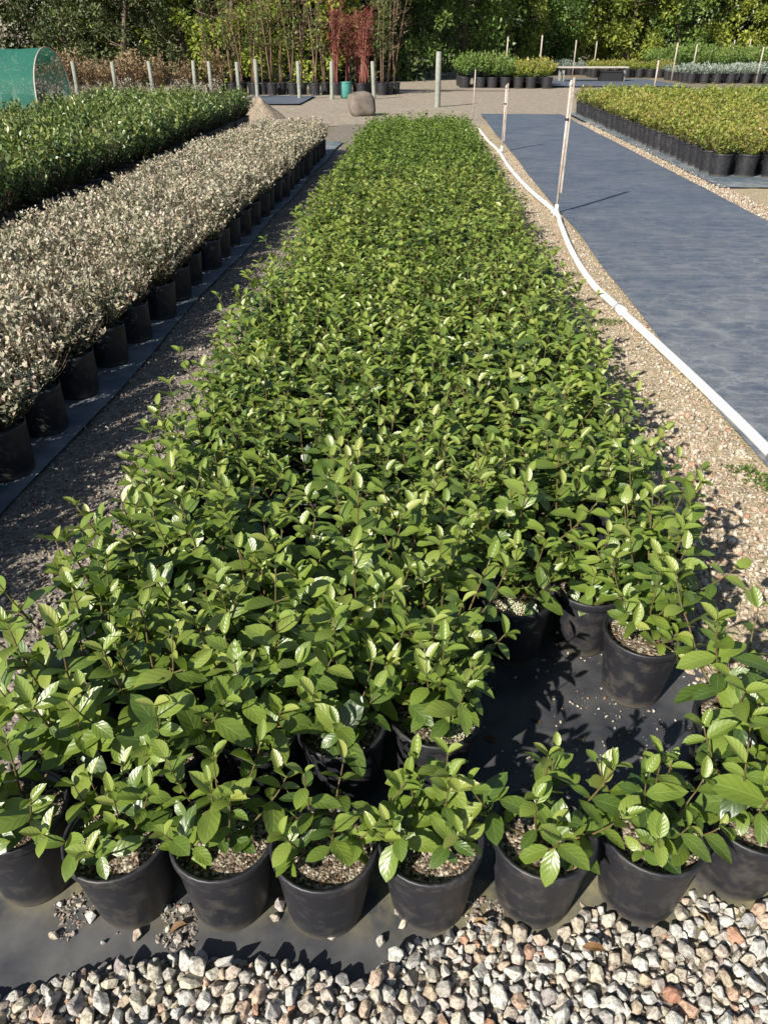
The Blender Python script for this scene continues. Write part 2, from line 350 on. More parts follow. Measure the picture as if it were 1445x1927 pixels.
# ------------------------------------------------------------------ the setting: ground, paths, road
G = lambda n, sh, m: tag(ob(n, mesh(n, sh, m)), kind='structure')
G('ground', sheet(-160, 160, -20, 300, 8, 8, -0.05), 'dirt')
def road_warp(X, Y): return X, Y + 0.02 * X
G('road', sheet(-60, 60, 17.6, 33.5, 60, 20, lambda x, y: -0.035 + 0.012 * vnoise(x, y, 3, .6), road_warp), 'road')
G('track', sheet(-1.2, 3.2, 31, 60, 10, 30, lambda x, y: -0.02 + 0.01 * vnoise(x, y, 4, .7), lambda X, Y: (X - .02 * (Y - 31), Y)), 'road')
path_h = lambda x, y: 0.004 + 0.007 * vnoise(x, y, 5, 9) + .004 * vnoise(x, y, 6, 40)
G('path', sheet(-1.70, -0.62, -0.2, 17.4, 40, 420, path_h), 'path')
strip_h = lambda x, y: 0.004 + 0.006 * vnoise(x, y, 7, 9) + .004 * vnoise(x, y, 8, 40)
def strip_warp(X, Y): return X, Y
G('gravel_strip', sheet(0.70, 1.75, 0.6, 17.4, 40, 420, strip_h), 'tan')
G('gravel_verge', sheet(3.1, 4.3, -0.2, 17.5, 24, 240, lambda x, y: -0.006 + 0.006 * vnoise(x, y, 9, 9)), 'tan')
G('shaded_path', sheet(-3.7, -2.3, -0.2, 17.4, 10, 120, lambda x, y: -0.012 + .006 * vnoise(x, y, 10, 6)), 'path')

# ------------------------------------------------------------------ weed mats
bedmat_h = lambda x, y: 0.002 + 0.0035 * vnoise(x, y, 12, 7)
EDGE = np.array([(-1.6, .60), (-.90, .60), (-.698, .630), (-.616, .664), (-.53, .692), (-.39, .714), (-.225, .712), (-.10, .684), (-.05, .686), (-.025, .735), (.01, .765), (.06, .80), (.15, .82), (.25, .835), (.4, .855), (.6, .885), (.75, .96), (.86, 1.2), (.9, 3.0), (1.7, 3.0)])
def edge_y(x): return np.interp(x, EDGE[:, 0], EDGE[:, 1])
m = ob('weed_mat', mesh('weed_mat', sheet(-0.86, 0.80, 0.52, 14.3, 60, 420, lambda x, y: np.maximum(bedmat_h(x, y), .0) + 0.012), 'mat_black'))
tag(m, 'black woven weed mat under the main bed of glossy green plants', 'weed mat')
m = ob('weed_mat', mesh('weed_mat_blue', sheet(1.40, 3.30, 1.6, 20.0, 60, 380, lambda x, y: 0.022 + .006 * vnoise(x, y, 13, 2.0) + .0012 * vnoise(x, y, 14, 10), lambda X, Y: (X + .012 * np.sin(Y * 1.1) * (X < 2) + .006 * np.sin(Y * 2.7 + 1), Y)), 'mat_blue'))
tag(m, 'empty blue-grey weed mat with dusty puddle rings beside the white pipe', 'weed mat')
m = ob('weed_mat', mesh('weed_mat_left', sheet(-2.80, -1.445, -0.1, 14.0, 40, 240, lambda x, y: 0.024 + .005 * vnoise(x, y, 15, 5), lambda X, Y: (X + .015 * np.sin(Y * 2.3) * (X > -1.5) + .012 * (Y - 3), Y)), 'mat_edge'))
tag(m, 'dark blue weed mat under the silvery tan shrubs', 'weed mat')
m = ob('weed_mat', mesh('weed_mat_right', sheet(3.52, 10.2, 9.6, 20.6, 40, 60, lambda x, y: 0.014 + .006 * vnoise(x, y, 16, 3)), 'mat_edge'))
tag(m, 'pale grey weed mat under the yellow-green shrubs', 'weed mat')
m = ob('weed_mat', mesh('weed_mat_far', sheet(-5.4, -3.4, 23.6, 27.4, 8, 8, lambda x, y: 0.0 + .01 * vnoise(x, y, 17, 2)), 'mat_blue'))
tag(m, 'small empty weed mat beyond the sand heap, by the timber posts', 'weed mat')
m = ob('weed_mat', mesh('weed_mat_far2', sheet(5.2, 10.5, 33.8, 41, 8, 8, lambda x, y: 0.0 + .01 * vnoise(x, y, 18, 2)), 'mat_blue'))
tag(m, 'dark weed mat around the low potting bench beyond the road', 'weed mat')

# ------------------------------------------------------------------ stones
def ico(sub=1):
    p = (1 + 5 ** .5) / 2
    V = [(-1, p, 0), (1, p, 0), (-1, -p, 0), (1, -p, 0), (0, -1, p), (0, 1, p), (0, -1, -p), (0, 1, -p), (p, 0, -1), (p, 0, 1), (-p, 0, -1), (-p, 0, 1)]
    T = [(0, 11, 5), (0, 5, 1), (0, 1, 7), (0, 7, 10), (0, 10, 11), (1, 5, 9), (5, 11, 4), (11, 10, 2), (10, 7, 6), (7, 1, 8), (3, 9, 4), (3, 4, 2), (3, 2, 6), (3, 6, 8), (3, 8, 9), (4, 9, 5), (2, 4, 11), (6, 2, 10), (8, 6, 7), (9, 8, 1)]
    V = [np.array(v, float) / np.linalg.norm(v) for v in V]
    for _ in range(sub):
        c = {}; NT_ = []
        def mid(a, b):
            k = (min(a, b), max(a, b))
            if k not in c:
                v = V[a] + V[b]; V.append(v / np.linalg.norm(v)); c[k] = len(V) - 1
            return c[k]
        for a, b, d in T:
            x, y, z = mid(a, b), mid(b, d), mid(d, a); NT_ += [(a, x, z), (b, y, x), (d, z, y), (x, y, z)]
        T = NT_
    return np.array(V), np.array(T)
def stone_shape(r, sub=1):
    V, T = ico(sub)
    V = V.copy(); planes = [(rnd_rot(r)[0], r.uniform(.5, .86)) for _ in range(13)]
    for n, d in planes:                     # cut facets so the pebble is blocky
        e = V @ n - d; V -= np.outer(np.maximum(e, 0) * .92, n)
    V *= 1 + r.normal(0, .03 if sub == 2 else .045, (len(V), 1))
    V *= np.array([r.uniform(.9, 1.3), r.uniform(.75, 1.0), r.uniform(.6, .9)])
    return shape(V, T)
import bmesh
def hull_stone(r, npts, bev):
    bm = bmesh.new(); P = r.normal(size=(npts, 3)); P /= np.linalg.norm(P, axis=1)[:, None]
    P = P * r.uniform(.86, 1.1, (npts, 1)) * np.array([r.uniform(1.0, 1.35), r.uniform(.8, 1.05), r.uniform(.62, .9)])
    for p in P: bm.verts.new(p)
    bmesh.ops.convex_hull(bm, input=bm.verts[:])
    bmesh.ops.dissolve_limit(bm, angle_limit=.22, verts=bm.verts[:], edges=bm.edges[:])
    if bev: bmesh.ops.bevel(bm, geom=bm.edges[:] + bm.verts[:], offset=bev, segments=1, affect='EDGES', profile=.6)
    bmesh.ops.triangulate(bm, faces=bm.faces[:]); bm.verts.ensure_lookup_table(); bm.verts.index_update()
    V = np.array([v.co[:] for v in bm.verts]); T = np.array([[v.index for v in f.verts] for f in bm.faces]); bm.free()
    return shape(V, T)
STONE2 = [hull_stone(rng, 18, .055) for _ in range(20)]
STONE = [hull_stone(rng, 14, .06) for _ in range(14)]
CHIP = [hull_stone(rng, 9, 0) for _ in range(10)]
def darts(n, x0, x1, y0, y1, rmin, rmax, ok, r, pack=0.85, have=None):
    """dart throwing with radii, largest first"""
    cell = rmax * 2; grid = {}
    out = []
    def add(x, y, q): grid.setdefault((int(x // cell), int(y // cell)), []).append((x, y, q)); out.append((x, y, q))
    for h in (have or []): add(*h)
    nh = len(out); rad_s = np.sort(r.beta(1.3, 2.2, n) * (rmax - rmin) + rmin)[::-1]
    for q in rad_s:
        for _ in range(12):
            x, y = r.uniform(x0, x1), r.uniform(y0, y1)
            if not ok(x, y): continue
            i, j = int(x // cell), int(y // cell); bad = False
            for a in (-1, 0, 1):
                for b in (-1, 0, 1):
                    for (u, v, w) in grid.get((i + a, j + b), ()):
                        if (u - x) ** 2 + (v - y) ** 2 < ((w + q) * pack) ** 2: bad = True; break
                    if bad: break
                if bad: break
            if not bad: add(x, y, q); break
    return out[nh:]
def rnd_rots(n, r):
    q = r.normal(size=(n, 4)); q /= np.linalg.norm(q, axis=1)[:, None]; w, x, y, z = q.T
    return np.stack([np.stack([1-2*(y*y+z*z), 2*(x*y-z*w), 2*(x*z+y*w)], 1), np.stack([2*(x*y+z*w), 1-2*(x*x+z*z), 2*(y*z-x*w)], 1), np.stack([2*(x*z-y*w), 2*(y*z+x*w), 1-2*(x*x+y*y)], 1)], 1)
def many(shp, P, q, age, r):
    """many turned and scaled copies of one small shape as one array"""
    V, T, L = shp; n, k = len(P), len(V)
    W = np.einsum('nij,nkj->nki', rnd_rots(n, r), V[None] * q[:, None, None]) + P[:, None, :]
    LL = np.repeat(L[None], n, 0); LL[:, :, 2] = age[:, None]
    return W.reshape(-1, 3), (T[None] + (np.arange(n) * k)[:, None, None]).reshape(-1, 3), LL.reshape(-1, 3)
def scatter(n, x0, x1, y0, y1, rmin, rmax, hf, r, shapes, keep=None, ypow=1.0):
    x = r.uniform(x0, x1, n); y = y0 + (y1 - y0) * r.random(n) ** ypow
    if keep: k = keep(x, y); x, y = x[k], y[k]
    n = len(x); q = rmin + (rmax - rmin) * r.random(n) ** 2.5
    P = np.stack([x, y, hf(x, y) + q * .25], 1); w = r.integers(len(shapes), size=n); age = r.random(n)
    return join([many(shapes[i], P[w == i], q[w == i], age[w == i], r) for i in range(len(shapes)) if (w == i).any()])

# the gravel bank in front of the pots
def bank_h(x, y):
    d = edge_y(x) - y
    left = np.clip((0.02 - x) / .06, 0, 1)
    top = 0.014 + 0.026 * left
    return -0.012 + (top + .012) * np.clip(d / .030 + .25, 0, 1) + .003 * vnoise(x, y, 20, 30)
bank = G('gravel_bank', sheet(-1.5, 1.25, -0.4, 1.16, 140, 120, bank_h), 'bed')
FRONT = [(-.740, .865), (-.528, .830), (-.338, .832), (-.150, .828), (.052, .850), (.258, .866), (.466, .882), (.672, .938)]
def in_bank(x, y):
    if y > edge_y(x) - .004: return False
    return all((x - a) ** 2 + (y - b) ** 2 > .090 ** 2 for a, b in FRONT)
big = darts(620, -.80, .95, .552, .97, .0105, .0215, in_bank, rng, .66)
def seen(x, y): return abs(x + .03) < .70 + (y - .58) * .62 and y > .565
big.sort(key=lambda s: -s[2] * seen(s[0], s[1]))
stone_me = [mesh('stone', s, 'stone', False) for s in STONE2]
rest = []
for k, (x, y, q) in enumerate(big):
    R = rnd_rot(rng); z = bank_h(x, y) + q * rng.uniform(.25, .70)
    if k < 300 and seen(x, y):
        mm = Matrix(R.tolist()).to_4x4(); mm = Matrix.Translation((x, y, z)) @ mm @ Matrix.Scale(q, 4)
        ob('stone', stone_me[rng.integers(len(stone_me))], bank, mat=mm)
    else: rest.append(xf(STONE[rng.integers(14)], R, (x, y, z), q, rng.random()))
small = darts(2600, -.95, 1.15, .50, 1.0, .0060, .0125, in_bank, rng, .62, big)
for x, y, q in small: rest.append(xf(STONE[rng.integers(14)], rnd_rot(rng), (x, y, bank_h(x, y) + q * .35), q, rng.random()))
for _ in range(1500):
    x, y = rng.uniform(-.9, 1.0), rng.uniform(.52, .96)
    if in_bank(x, y):
        q = rng.uniform(.004, .010); rest.append(xf(CHIP[rng.integers(10)], rnd_rot(rng), (x, y, bank_h(x, y) + q * .1), q, rng.random()))
tag(ob('gravel', mesh('gravel', join(rest), 'stone', False), bank), kind='stuff')
# loose stones lying on the mat in front of the pots
for x, y, q in [(-.60, .775, .013), (-.655, .735, .011), (-.50, .745, .0125), (-.42, .742, .011), (-.425, .80, .0125), (-.238, .815, .015), (-.245, .79, .0105), (-.135, .765, .0145), (-.04, .755, .0105), (-.005, .815, .014), (.0, .79, .012), (-.56, .73, .006), (-.36, .775, .005), (-.63, .80, .008), (-.46, .80, .010), (-.445, .76, .007), (-.67, .80, .009)]:
    mm = Matrix.Translation((x, y, .014 + q * .55)) @ Matrix(rnd_rot(rng).tolist()).to_4x4() @ Matrix.Scale(q, 4)
    ob('stone', stone_me[rng.integers(len(stone_me))], bank, mat=mm)
# grit strewn on the mat between the pots
def grit_keep(x, y): return (y > edge_y(x) + .01) & (vnoise(x, y, 31, 14) > np.where(y > .82, .05, .35))
tag(ob('grit', mesh('grit', scatter(3200, -.8, .72, .74, 1.6, .0012, .0060, lambda x, y: .014 + 0 * x, rng, CHIP, grit_keep), 'stone_tan'), bank), kind='stuff')
def spill_keep(x, y): return np.minimum(np.minimum((x + .432) ** 2 / 1.2 + (y - .775) ** 2, (x + .635) ** 2 / 1.4 + (y - .79) ** 2), (x - .155) ** 2 + (y - .81) ** 2) < (.042 * (1 + .5 * vnoise(x, y, 33, 40))) ** 2
tag(ob('spilt_soil', mesh('spilt_soil', scatter(9000, -.75, .25, .70, .90, .0012, .0065, lambda x, y: .0145 + 0 * x, rng, CHIP, spill_keep), 'stone_path', False), bank), kind='stuff')
# chips on the shaded left path and the sunny right strip
tag(ob('path_chips', mesh('path_chips', scatter(20000, -1.45, -.66, .9, 10.5, .0025, .014, path_h, rng, CHIP, None, 1.5), 'stone_path')), 'brown and grey stone chips strewn over the narrow shaded path', 'gravel', kind='stuff')
def strip_keep(x, y): return (x < 1.40) | (y < 2.2)
a = scatter(30000, .72, 1.50, .95, 13.0, .0028, .0130, strip_h, rng, CHIP, strip_keep, 1.35)
b = scatter(1500, .74, 1.5, .95, 3.2, .008, .0215, strip_h, rng, STONE, strip_keep, 1.8)
tag(ob('strip_chips', mesh('strip_chips', join([a, b]), 'stone_tan')), 'pale tan stone chips between the glossy green bed and the white pipe', 'gravel', kind='stuff')
tag(ob('verge_chips', mesh('verge_chips', scatter(7000, 3.22, 3.62, 6.5, 18, .006, .019, lambda x, y: 0 * x, rng, CHIP, None, 1.4), 'stone_tan')), 'tan stone chips between the blue mat and the yellow-green shrubs', 'gravel', kind='stuff')

# ------------------------------------------------------------------ leaves and plants
def leaf_shape(w, droop, fold, wave, r, seg=6, petiole=True, age=.4):
    ts = np.linspace(0, 1, seg + 1); V, L, T = [], [], []
    us = (-1, -.5, 0, .5, 1)
    for t in ts:
        wd = w * (max(sin(pi * t ** .94), 0) ** .62) if 0 < t < 1 else .012
        if t == 1: wd = .006
        for u in us:
            z = -droop * t * t + fold * abs(u) * wd + wave * sin(t * 9 + u * 2) * abs(u) * wd
            V.append((u * wd, t * (1 - .18 * droop * t), z)); L.append((u, t, age))
    for i in range(seg):
        for j in range(4):
            a = i * 5 + j; b = a + 1; c = a + 5; d = c + 1; T += [(a, b, d), (a, d, c)]
    if petiole:
        o = len(V); V += [(-.014, -.16, -.01), (.014, -.16, -.01), (.012, .04, .004), (-.012, .04, .004)]
        L += [(0, 0, age)] * 4; T += [(o, o + 1, o + 2), (o, o + 2, o + 3)]
    return shape(V, T, L)
NLV = 12
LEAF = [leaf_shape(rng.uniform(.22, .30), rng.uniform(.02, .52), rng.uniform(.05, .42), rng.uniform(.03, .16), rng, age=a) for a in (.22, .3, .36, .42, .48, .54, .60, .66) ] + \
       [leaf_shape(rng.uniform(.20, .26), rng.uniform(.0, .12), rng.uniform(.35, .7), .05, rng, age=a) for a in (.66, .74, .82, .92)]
leaf_me = [mesh('leaf', l, 'leaf') for l in LEAF]
LOWLEAF = [leaf_shape(rng.uniform(.24, .30), rng.uniform(.05, .3), .3, .05, rng, 3, False) for _ in range(5)]

def gen_plant(r, h, nst, spread=1.0, start=.15):
    stems, leaves = [], []
    z0 = .172
    for s in range(nst):
        az = 2 * pi * (s + r.uniform(-.3, .3)) / nst + r.uniform(0, .3)
        tilt = rad(r.uniform(10, 44)) * spread if s else rad(6)
        Ls = h * r.uniform(.72, 1.08) * (1 if s else 1.08)
        p = np.array([cos(az) * .014, sin(az) * .014, z0]); pts = [p]; dirs = []
        n = 9
        for k in range(n):
            tl = tilt * (1.25 - .75 * k / n); aa = az + r.normal(0, .12)
            d = np.array([sin(tl) * cos(aa), sin(tl) * sin(aa), cos(tl)]); dirs.append(d); p = p + d * Ls / n; pts.append(p)
        pts = np.array(pts); stems.append((pts, np.linspace(.0029, .0012, n + 1)))
        phi = r.uniform(0, pi); pos = Ls * start * r.uniform(.7, 1.3)
        while pos < Ls * .97:
            t = pos / Ls; i = min(int(t * n), n - 1); d = dirs[i]; base = pts[i] + d * (pos - i * Ls / n)
            f = np.interp(t, [0, .35, .75, 1], [.72, 1.0, .92, .5])
            el = rad(np.interp(t, [0, .4, .8, 1], [100, 80, 68, 50]) + r.normal(0, 10))
            x = np.cross(d, [.2, .3, 1]); x = x / (np.linalg.norm(x) + 1e-9); y = np.cross(d, x)
            for q in (0, pi):
                if r.random() < .09: continue
                a = phi + q + r.normal(0, .18); rad_d = cos(a) * x + sin(a) * y
                ld = cos(el) * d + sin(el) * rad_d + np.array([0, 0, r.normal(0, .10)])
                ll = .067 * f * r.uniform(.62, 1.32)
                nn = .7 * d + np.array([-.12, -.15, .75]) + r.normal(0, .22, 3)
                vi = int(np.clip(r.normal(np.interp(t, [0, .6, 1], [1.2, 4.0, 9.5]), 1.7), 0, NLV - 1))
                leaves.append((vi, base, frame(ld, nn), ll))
            # short side shoot in some axils
            if r.random() < .30 and .15 < t < .7:
                a = phi + r.uniform(0, 2 * pi); sd_ = .6 * d + .8 * (cos(a) * x + sin(a) * y); sd_ /= np.linalg.norm(sd_)
                e = base + sd_ * .035; stems.append((np.array([base, e]), np.array([.0018, .0012])))
                for q in range(3):
                    a2 = a + q * 2.1; ld = .7 * sd_ + .8 * np.array([cos(a2), sin(a2), .15])
                    leaves.append((int(r.integers(3, NLV)), e, frame(ld, sd_ + [0, 0, .4]), r.uniform(.030, .052)))
            pos += .040 * r.uniform(.8, 1.25); phi += pi / 2 + r.normal(0, .15)
        d = dirs[-1]
        for q in range(2 + int(r.random() < .5)):
            a = phi + q * pi; ld = d + .8 * np.array([cos(a), sin(a), 0])
            leaves.append((int(r.integers(8, NLV)), pts[-1], frame(ld + np.array([0, 0, -.25]), np.array([-.5 * cos(a), -.5 * sin(a) - .2, 1.0])), r.uniform(.028, .048)))
    return stems, leaves
PL = [gen_plant(rng, rng.uniform(.23, .29), int(rng.integers(8, 11)), 1.15) for _ in range(12)]
PLF = [gen_plant(rng, rng.uniform(.19, .25), int(rng.integers(7, 9)), 1.1, .30) for _ in range(8)]     # lower, spreading
def stems_shape(stems, n=5): return join([tube(p, r_, n) for p, r_ in stems])
stem_me = [mesh('stem', stems_shape(s), 'stem') for s, _ in PL]
stem_meF = [mesh('stem', stems_shape(s), 'stem') for s, _ in PLF]
def foliage_shape(leaves, base, r, jit=.12):
    out = []
    for vi, p, R, l in leaves:
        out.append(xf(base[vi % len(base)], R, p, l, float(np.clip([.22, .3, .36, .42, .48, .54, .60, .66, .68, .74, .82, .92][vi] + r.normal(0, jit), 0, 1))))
    return join(out)
FOL = [foliage_shape(l, LOWLEAF, rng) for _, l in PL]
fol_me = [mesh('foliage', f, 'leaf') for f in FOL]

def pot_body(rt, rb, h, lip=.0045, n=32, wob=None):
    hb = h * .895
    r_at = lambda z: rb + (rt - lip - rb) * z / h
    return lathe([(0.0005, .002), (rb - .006, .002), (rb - .001, .0), (rb, .004), (r_at(h * .35), h * .35), (r_at(hb - .01), hb - .01), (r_at(hb), hb), (rt - lip - .002, h - .004), (rt - lip - .006, h - .004), (rt - lip - .009, h * .75), (rb, .02)], n, wob)
def pot_rim(rt, h, lip=.0045, n=32, wob=None):
    hb = h * .895
    return lathe([(rt - lip - .0035, hb + .001), (rt - .0012, hb + .001), (rt - .0004, hb + .004), (rt, h - .003), (rt - .0012, h), (rt - lip, h), (rt - lip - .003, h - .002), (rt - lip - .004, h - .012)], n, wob)
def soil_shape(rt, z, r, n=22, rings=7, amp=.006):
    V = [(0, 0, z + .006)]; T = []
    for k in range(1, rings + 1):
        for i in range(n):
            a = 2 * pi * i / n; rr = rt * k / rings
            V.append((rr * cos(a), rr * sin(a), z + .006 * (1 - (k / rings) ** 2) + r.normal(0, amp * .35)))
    for i in range(n): T.append((0, 1 + i, 1 + (i + 1) % n))
    for k in range(rings - 1):
        for i in range(n):
            a = 1 + k * n + i; b = 1 + k * n + (i + 1) % n; T += [(a, a + n, b + n), (a, b + n, b)]
    bits = [shape(V, T)]
    for _ in range(170):                     # bark chips bedded in the mix
        a, q = r.uniform(0, 2 * pi), rt * r.random() ** .5 * .95; s = r.uniform(.0018, .0062)
        c = CHIP[r.integers(10)]; cc = (c[0] * np.array([1.7, .8, .5]), c[1], c[2])
        bits.append(xf(cc, rz(r.uniform(0, 6)) @ (np.eye(3) * .7 + .3 * rnd_rot(r)), (q * cos(a), q * sin(a), z + .005 * (1 - (q / rt) ** 2) + s * .15), s, r.random()))
    return join(bits)
pot_me = [mesh('pot', pot_body(.100, .0745, .2), 'pot'), mesh('pot', pot_body(.1, .074, .2, wob=lambda a, z: .012 * cos(2 * a + .6) * z / .2), 'pot')]
rim_me = [mesh('rim', pot_rim(.100, .2), 'pot'), mesh('rim', pot_rim(.1, .2, wob=lambda a, z: .012 * cos(2 * a + .6) * z / .2), 'pot')]
soil_me = [mesh('soil', soil_shape(.0925, .172, rng), 'soil') for _ in range(4)]
def prills(r):
    out = []; az = r.uniform(0, 2 * pi); c = np.array([cos(az), sin(az)]) * r.uniform(.03, .055)
    ic = ico(0); base = shape(*ic)
    for _ in range(330):
        q = c + r.normal(0, .019, 2)
        if np.hypot(*q) < .088: out.append(xf(base, None, (*q, .180 + abs(r.normal(0, .003)) - .03 * (np.hypot(*q) / .09) ** 2 * .2), r.uniform(.0012, .0021)))
    return join(out)
prill_me = [mesh('fertiliser', prills(rng), 'prill') for _ in range(4)]
loww_pot = join([lathe([(.0775, 0), (.094, .176), (.1, .178), (.1, .2), (.094, .2), (.09, .17), (.001, .172)], 14)])

ZB = .0125                                   # top of the bed's mat
MAINGROUP = 'glossy green shrubs in black pots on the main bed'
def main_plant(x, y, lab, tmpl, front=False, leaf_parts=True, rot=None, sc=1.0, lean=(0, 0)):
    t = ob('potted_shrub', None, None, (x, y, ZB)); t.empty_display_size = .05
    t.rotation_euler = (lean[0], lean[1], rot if rot is not None else rng.uniform(0, 2 * pi)); t.scale = (1, 1, 1)
    tag(t, lab, 'potted plant', MAINGROUP)
    k = int(rng.integers(2)); p = ob('pot', pot_me[k], t); ob('rim', rim_me[k], p)
    s = ob('soil', soil_me[rng.integers(4)], t, rotz=rng.uniform(0, 6)); s['kind'] = 'stuff'
    if leaf_parts and rng.random() < .9: tag(ob('fertiliser', prill_me[rng.integers(4)], s), kind='stuff')
    P, SM = (PLF, stem_meF) if front else (PL, stem_me)
    tmpl %= len(P)
    scl = Matrix.Diagonal((sc, sc, sc, 1)); off = Matrix.Translation((0, 0, .172 * (1 - sc)))
    st = ob('stem', SM[tmpl], t, mat=off @ scl)
    pv = int(np.clip(rng.normal(0, 1.1), -2, 2))
    if leaf_parts:
        for vi, p_, R, l in P[tmpl][1]:
            v2 = (vi + pv + int(rng.integers(-1, 2))); v2 = min(max(v2, 0), NLV - 1)
            mm = Matrix.Translation(p_) @ Matrix(R.tolist()).to_4x4() @ Matrix.Rotation(rng.normal(0, .12), 4, 'X') @ Matrix.Scale(l * rng.uniform(.92, 1.08), 4)
            ob('leaf', leaf_me[v2], st, mat=mm)
    else:
        tag(ob('foliage', fol_me[tmpl % len(fol_me)], t, mat=off @ scl), kind='stuff')
    return t
FLAB = ['glossy green shrub in black pot, last of the front row toward the shaded path',
        'glossy green shrub in black pot, second in the front row from the shaded path',
        'glossy green shrub in black pot, third in the front row from the shaded path',
        'glossy green shrub in black pot, fourth in the front row from the shaded path',
        'glossy green shrub in black pot, front row, fourth from the white pipe side',
        'glossy green shrub in black pot on gravel, front row, third from the white pipe side',
        'glossy green shrub in black pot on gravel, front row, second from the white pipe side',
        'glossy green shrub in black pot, end of the front row by the white pipe side']
for c, (x, y) in enumerate(FRONT):
    main_plant(x, y, FLAB[c], c, True, sc=[1.05, .94, .98, .92, .90, 1.04, .93, 1.15][c], lean=(rng.normal(0, .02), rng.normal(0, .02)))
# behind the front row
extra = [(.725, 1.16, 'tall glossy green shrub behind the end of the front row, on the white pipe side', 1.28),
         (.585, 1.44, 'glossy green shrub in black pot, leaning out at the bare gap in the main bed', 1.0),
         (.485, 1.625, 'glossy green shrub in black pot, behind the bare gap in the main bed', 1.0),
         (.285, 1.575, 'glossy green shrub in shaded black pot at the back of the bare gap', 1.0)]
for i, (x, y, l, s) in enumerate(extra): main_plant(x, y, l, 3 + i, s < 1.05, sc=s)
taken = FRONT + [(e[0], e[1]) for e in extra]
GAP = lambda x, y: (.17 < x < .62 and .98 < y < 1.52) or (-.42 < x < -.24 and 1.60 < y < 1.98)
spots = []
for rI in range(1, 66):
    for c in range(8):
        x = -.73 + .2 * c + rng.normal(0, .010); y = .86 + .04 * c * .5 + .2 * rI + rng.normal(0, .012)
        if GAP(x, y) or any((x - a) ** 2 + (y - b) ** 2 < .165 ** 2 for a, b in taken): continue
        spots.append((y, x, c, rI))
spots.sort()
ORD = ['first', 'second', 'third', 'fourth', 'fifth', 'sixth', 'seventh', 'eighth']
def zone(c, rI, y):
    if rI <= 7:
        row_ = ORD[rI] + ' row from the gravel bank'
        return f'glossy green shrub, {row_}, ' + (f'{ORD[c]} from the shaded path' if c <= 3 else f'{ORD[7 - c]} from the white pipe side')
    if c == 0: return 'glossy green shrub in black pot, edge of the main bed along the shaded path'
    if c == 7: return 'glossy green shrub in black pot, edge of the main bed facing the white pipe'
    return 'glossy green shrub in black pot, crowded inside the main bed'
nind = 300 - len(taken); rest = []
for i, (y, x, c, rI) in enumerate(spots):
    if i < nind:
        main_plant(x, y, zone(c, rI, y), int(rng.integers(12)), leaf_parts=y < 4.3, sc=float(np.clip((1.10 if y < 2.0 else 1.0) + .12 * vnoise(x, y, 50, 3.0) + rng.normal(0, .09), .76, 1.24)), lean=(rng.normal(0, .025), rng.normal(0, .025)))
    else: rest.append((x, y))
shs, mi = [], []
for x, y in rest:
    f = xf(FOL[rng.integers(12)], rz(rng.uniform(0, 6.28)), (x, y, ZB + .172 * 0), rng.uniform(.92, 1.1)); shs.append(f); mi.append(np.zeros(len(f[1])))
    f = xf(loww_pot, None, (x, y, ZB)); shs.append(f); mi.append(np.ones(len(f[1])))
tag(ob('potted_shrubs', mesh('potted_shrubs', join(shs), ['leaf', 'pot'], True, np.concatenate(mi))), 'glossy green potted shrubs filling the far end of the main bed', 'potted plants', kind='stuff')

# dry leaves fallen on the mat and the gravel
for x, y, z, a, s in [(.33, 1.30, .018, .4, .045), (.43, 1.26, .018, 2.4, .05), (.22, 1.24, .018, 1.2, .035), (.50, 1.10, .018, 3.0, .04), (.16, .775, .05, .9, .038), (.37, .74, .052, 1.4, .040), (.58, .80, .045, .3, .034), (-.41, .765, .03, 1.9, .036), (.95, 1.8, .03, 1.0, .05), (1.05, 2.6, .03, 2.0, .05)]:
    mm = Matrix.Translation((x, y, z)) @ Euler((rng.normal(0, .25), rng.normal(0, .3), a)).to_matrix().to_4x4() @ Matrix.Scale(s, 4)
    o = ob('fallen_leaf', mesh('fallen_leaf', leaf_shape(.22, rng.uniform(.1, .5), rng.uniform(.2, .9), .2, rng, age=.5), 'litter'), mat=mm)
    where = 'weed mat in the gap of the main bed' if .2 < x < .55 and y > 1 else ('chips beside the main bed' if y > 1.5 else 'stones in front of the pots')
    tag(o, 'dry orange-brown leaf lying on the ' + where, 'leaf', 'fallen leaves')

